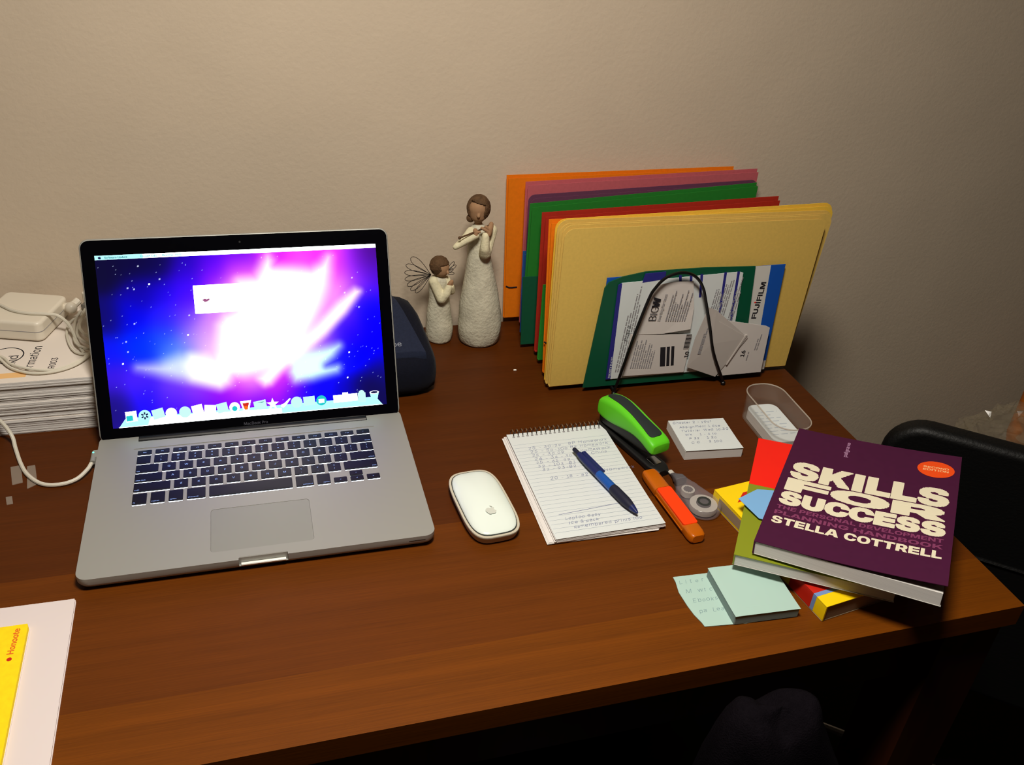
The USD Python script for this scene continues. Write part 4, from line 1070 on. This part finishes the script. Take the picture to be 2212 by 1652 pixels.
# ------------------------------------------------------------------ books, lower right
def book(name, label, cat_, loc, euler, W, H, T_, cover, pages, front=None):
    """Origin at the spine's front corner on the top of the cover; x across, y up the cover."""
    x = UsdGeom.Xform.Define(stage, fresh('/World', name))
    a, b, c = (math.radians(v) for v in euler)
    R = trimesh.transformations.euler_matrix(c, b, a, 'sxyz')
    G = np.eye(4)
    G[:3, :3] = R[:3, :3].T
    G[3, :3] = (loc[0], loc[1], loc[2] + DESK)
    x.AddTransformOp().Set(Gf.Matrix4d(*G.ravel().tolist()))
    keys(x.GetPrim(), label, cat_)
    p = str(x.GetPath())
    r = .0022
    part(p, 'pages', bx(.0012, W - .002, .0012, H - .0012, -T_ + .0009, -.0009), pages, smooth=False)
    part(p, 'back_cover', bx(.0, W - .001, .0006, H, -T_, -T_ + .0005), 'pages_tan' if pages == 'pages_tan' else 'envelope_white', smooth=False)
    part(p, 'spine', loft([[(x_, y_, z_) for x_, z_ in ((.0016, -.0002), (.0004, -.0006), (0, -.0020), (0, -T_ + .0020), (.0004, -T_ + .0006), (.0016, -T_ + .0002))] for y_ in (0, H)]), cover, smooth=50)
    return p


yb = book('dictionary', 'thick yellow and red paperback book lying under the other books', 'book', (.5510, -.1905, .0215), (8.2, 0, 0), .130, .2020, .0212, 'cover_yellow', 'pages_tan')
fc = part(yb, 'front_cover', bx(0, .130, 0, .202, -.0008, 0), 'cover_yellow', smooth=False)
part(fc, 'red_panel', bx(-.00005, .130, .0205, .055, -.0008, .00008), 'cover_crimson', smooth=False, label='red band printed across the cover')
part(fc, 'blue_stripe', bx(-.00005, .130, .0155, .0205, -.0008, .00008), 'cover_sky', smooth=False)
part(yb, 'spine_panel', bx(-.00012, .0004, .0205, .055, -.0200, -.0012), 'cover_crimson', smooth=False)
part(yb, 'spine_stripe', bx(-.00012, .0004, .0155, .0205, -.0200, -.0012), 'cover_sky', smooth=False)
part(yb, 'spine_print', bx(-.00014, .0004, .135, .190, -.0175, -.0040), 'pages_tan', smooth=False, label='printed lettering block on the spine')  # brown speckled lettering on the spine, as one flat block
part(fc, 'printed_red_arrow', mv(ink(Polygon([(.012, .172), (.030, .186), (.050, .186), (.064, .172), (.056, .160), (.040, .166), (.034, .174)]), .00008)), 'cover_crimson', smooth=False)
part(fc, 'printed_mark', mv(ink(unary_union([sbox(.045, .020, .062, .024), sbox(.050, .028, .072, .031)]), .00008)), 'print_dark', smooth=False)

gb = book('textbook', 'olive green and red softcover book lying under the purple book', 'book', (.4815, -.1130, .0362), (-35.0, -3.2, 0), .1650, .2350, .0145, 'cover_olive', 'pages')
fc = part(gb, 'front_cover', bx(0, .165, 0, .235, -.0007, 0), 'cover_olive', smooth=False)
part(fc, 'red_panel', bx(-.00005, .165, .1330, .23505, -.0007, .00008), 'cover_red', smooth=False, label='bright red upper half of the cover')

PA = (-41.8, -5.0, 0)
pb = book('study_handbook', 'purple softcover study handbook with large cream title, topmost of the books', 'book', (.4975, -.1185, .0572), PA, .1865, .2445, .0172, 'cover_purple', 'pages')
PWd, PHt = .1865, .2445
cov = []
for k in range(13):
    u = PWd * k / 12
    lift0 = .0107 * (k / 12) ** 2
    cov.append([(u, 0, lift0), (u, PHt, lift0), (u, PHt, lift0 - .0006), (u, 0, lift0 - .0006)])
fc = part(pb, 'front_cover', loft(cov), 'cover_purple', smooth=40, label='purple front cover, its near corner curling up')


def onto(poly, h=.00022):
    """Print laid on the curling cover."""
    m = prism(poly.segmentize(.006), 0, .00008)
    v = m.vertices.copy()
    k_ = np.clip(v[:, 0] / PWd, 0, 1) * 12
    v[:, 2] += .0107 * np.interp(k_, range(13), [(i / 12) ** 2 for i in range(13)]) + h
    m.vertices = v
    return m


for name, s, x0, x1, y0, y1, m_, wt in (('title_lettering', 'SKILLS', .0100, .1780, .1330, .1680, 'cover_title', 900), ('title_lettering', 'FOR', .0100, .1760, .1060, .1305, 'cover_title', 900), ('title_lettering', 'SUCCESS', .0090, .1780, .0780, .1030, 'cover_title', 900),
                                        ('subtitle_lettering', 'THE PERSONAL DEVELOPMENT', .0085, .1780, .0675, .0745, 'cover_subtitle', 800), ('subtitle_lettering', 'PLANNING HANDBOOK', .0085, .1780, .0565, .0640, 'cover_subtitle', 800), ('author_lettering', 'STELLA COTTRELL', .0085, .1780, .0400, .0530, 'cover_title', 900)):
    g = fitted(s, x0, x1, y0, y1, wt, size=64)
    if name == 'title_lettering':
        g = g.buffer(.0009)
    part(fc, name, onto(g), m_, smooth=False)
ov = part(fc, 'edition_badge', onto(affinity.scale(Point(.1610, .2080).buffer(.0175, 16), 1.12, .98)), 'cover_orange', smooth=False, label='orange oval edition badge')
for s, y in (('SECOND', .2095), ('EDITION', .2040)):
    part(fc, 'badge_lettering', onto(fitted(s, .1475, .1745, y, y + .0040, 800, size=48), .00034), 'cover_peach', smooth=False)
g = affinity.rotate(glyphs('palgrave', .0050, 700, size=48), 90, origin=(0, 0))
part(fc, 'imprint_lettering', onto(affinity.translate(affinity.scale(g, 1.0, 1.25, origin=(0, 0)), .0640, .2000)), 'cover_pale', smooth=False)

# blue sticky note between the books
t = thing('sticky_note', 'light blue sticky note poking out between the purple and olive green books', 'sticky note', (.5400, -.0400, .0404))
part(t, 'paper', prism(Polygon([(-.0120, .0075), (.0185, .0190), (.0600, .0060), (.0420, -.0420), (.0060, -.0370), (-.0055, -.0290)]), 0, .0004), 'note_blue', smooth=False)

# ------------------------------------------------------------------ teal notes
t = thing('loose_note', 'pale teal loose note with handwriting under the teal note pad', 'note', (.4600, -.1380, 0), -2.0)
lo = Polygon([(-.0385, .0375), (-.0385, .0300), (-.0410, .0150), (-.0395, -.0050), (-.0375, -.0180), (-.0340, -.0290), (-.0330, -.0350), (.0120, -.0380), (.0300, -.0375), (.0300, .0370)])
n_ = part(t, 'sheet', prism(lo, .0004, .0012), 'note_teal', smooth=False)
for s, x, y in (('L i t e r', -.036, .0260), ('M  wt ch', -.034, .0120), ('Ebooks  ph', -.032, -.0020), ('pa  Learn', -.031, -.0170)):
    part(n_, 'handwriting', mv(ink(script(s, .0050, seed=int(abs(y) * 9000) + 2), .00005), x=x, y=y, z=.0012), 'note_ink', smooth=False)
t = thing('note_pad', 'thick square pad of blank pale teal notes near the desk edge', 'note pad', (.4945, -.1420, .0014), -2.8)
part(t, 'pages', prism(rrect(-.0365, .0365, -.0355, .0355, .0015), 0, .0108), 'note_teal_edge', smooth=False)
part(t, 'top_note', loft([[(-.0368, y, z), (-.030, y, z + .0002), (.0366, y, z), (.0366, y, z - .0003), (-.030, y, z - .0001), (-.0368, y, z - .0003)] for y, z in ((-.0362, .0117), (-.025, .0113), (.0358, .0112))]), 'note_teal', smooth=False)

# ------------------------------------------------------------------ chairs, garment, bag
CH = (1.012, -.022)
t = thing('side_chair', 'black padded chair standing at the right end of the desk', 'chair', (CH[0], CH[1], 0), -39.5, on_desk=False)
bk = []
for k in range(9):
    x = -.215 + .43 * k / 8
part(t, 'backrest', mv(bevel(rrect(-.215, .215, .335, .765, .055, 8), -.018, .018, .012, 4), rx=90), 'chair_black', smooth=40)
part(t, 'backrest_seam', tube([(-.2, -.0185, .585), (.2, -.0185, .585)], .0035, 6), 'chair_black')
part(t, 'seat', bevel(Polygon([(-.19, .03), (.21, .03), (.20, .42), (.16, .44), (-.06, .44), (-.12, .41)]).buffer(-.02).buffer(.02), .405, .462, .018, 4), 'chair_black', smooth=40)
for sx in (-.195, .195):
    part(t, 'back_post', tube(spline([(sx, .035, .60), (sx, .04, .44), (sx * 1.04, .0, .02)], 6), .011, 10), 'chrome')
    part(t, 'leg', tube([(sx, .42, .42), (sx * 1.04, .45, .012)], .011, 10), 'chrome')
    part(t, 'side_bar', tube([(sx * 1.03, .02, .10), (sx * 1.03, .44, .10)], .007, 8), 'chrome')
part(t, 'cross_bar', tube([(-.2, .01, .055), (.2, .01, .055)], .007, 8), 'chrome')
part(t, 'cross_bar', tube([(-.2, .03, .10), (.2, .03, .10)], .007, 8), 'chrome')

t = thing('plastic_bag', 'crinkled clear plastic bag on the seat of the black side chair', 'bag', (1.255, .225, .4630), -20, on_desk=False)
ico = trimesh.creation.icosphere(4, 1.0)
v = ico.vertices.copy()
d = meshkit.noise(v * 5.5, 3) + .6 * meshkit.noise(v * 11, 4)
v = v * (1 + .34 * (d - .8))[:, None] * np.array([.125, .085, .095])
v[:, 2] = np.maximum(v[:, 2] + .085, .001)
ico.vertices = v
part(t, 'film', ico, 'wrap_clear', smooth=False)
part(t, 'tied_top', loft([plan_ring(.020, .015, .128, 16, 2), plan_ring(.012, .010, .142, 16, 2), plan_ring(.030, .018, .165, 16, 2)]), 'wrap_clear', smooth=False)
t = thing('orange_packet', 'orange packet standing behind the clear plastic bag at the right edge', 'packet', (1.435, .345, .4630), -20, on_desk=False)
part(t, 'wrapper', loft([plan_ring(.055, .012, 0, 20, 3), plan_ring(.060, .026, .03, 20, 3), plan_ring(.060, .026, .12, 20, 3), plan_ring(.058, .010, .165, 20, 3), plan_ring(.060, .002, .180, 20, 3)]), 'candy_orange', smooth=40)

t = thing('desk_chair', 'dark wooden chair pushed up to the front of the desk under the garment', 'chair', (.435, -.315, 0), 0, on_desk=False)
part(t, 'backrest', mv(bevel(rrect(-.050, .050, .52, .745, .03, 6), -.012, .012, .006), rx=90), 'chair_wood', smooth=40)
part(t, 'seat', bevel(rrect(-.21, .21, -.02, .40, .03, 6), .41, .45, .008), 'chair_wood', smooth=40)
for sx in (-.035, .035):
    part(t, 'back_post', tube([(sx, 0, .45), (sx, 0, .70)], .012, 10), 'chair_wood')
for sx in (-.18, .18):
    part(t, 'leg', tube([(sx, .0, .42), (sx * 1.06, -.03, .0)], .015, 10), 'chair_wood')
    part(t, 'leg', tube([(sx, .37, .42), (sx * 1.06, .38, .0)], .015, 10), 'chair_wood')

t = thing('garment', 'dark grey hooded garment draped over the chair in front of the desk', 'garment', (.4350, -.315, 0), 0)
rings = []
for z, xl, xr, th in ((-.330, -.110, .165, .060), (-.26, -.100, .150, .058), (-.18, -.088, .128, .055), (-.10, -.078, .098, .050), (-.06, -.076, .080, .047), (-.02, -.075, .056, .043), (.010, -.072, .040, .038), (.030, -.068, .028, .033), (.046, -.062, .022, .028), (.054, -.054, .018, .021), (.058, -.044, .012, .010)):
    n = 56
    a = np.arange(n) * 2 * math.pi / n
    cx, hx = (xl + xr) / 2, (xr - xl) / 2
    fold = 1 + .22 * np.sin(a * 6 + z * 16) * np.clip((.06 - z) * 8, 0, 1) + .10 * (meshkit.noise(np.column_stack([np.cos(a) * 3, np.sin(a) * 3, np.full(n, z * 18)]), 5) - .5)
    px = cx + hx * np.cos(a)
    zz = np.full(n, z) + np.clip((z + .02) / .05, 0, 1) * (-.012 * np.exp(-((px + .022) / .012) ** 2) + .003 * np.sin(px * 90))
    rings.append(np.column_stack([cx + hx * np.cos(a) * (1 + (fold - 1) * .3), th * np.sin(a) * fold, zz]))
inner = []
for r in rings:
    c = r.mean(0)
    q = c + (r - c) * .88
    q[:, 2] = r[:, 2] - .004
    inner.append(q)
tip = np.tile(rings[-1].mean(0), (56, 1)) + np.array([0, 0, .0015])
part(t, 'cloth', loft(rings + [tip, tip - np.array([0, 0, .006])] + inner[::-1] + [rings[0]], caps=False), 'garment_dark', smooth=60)
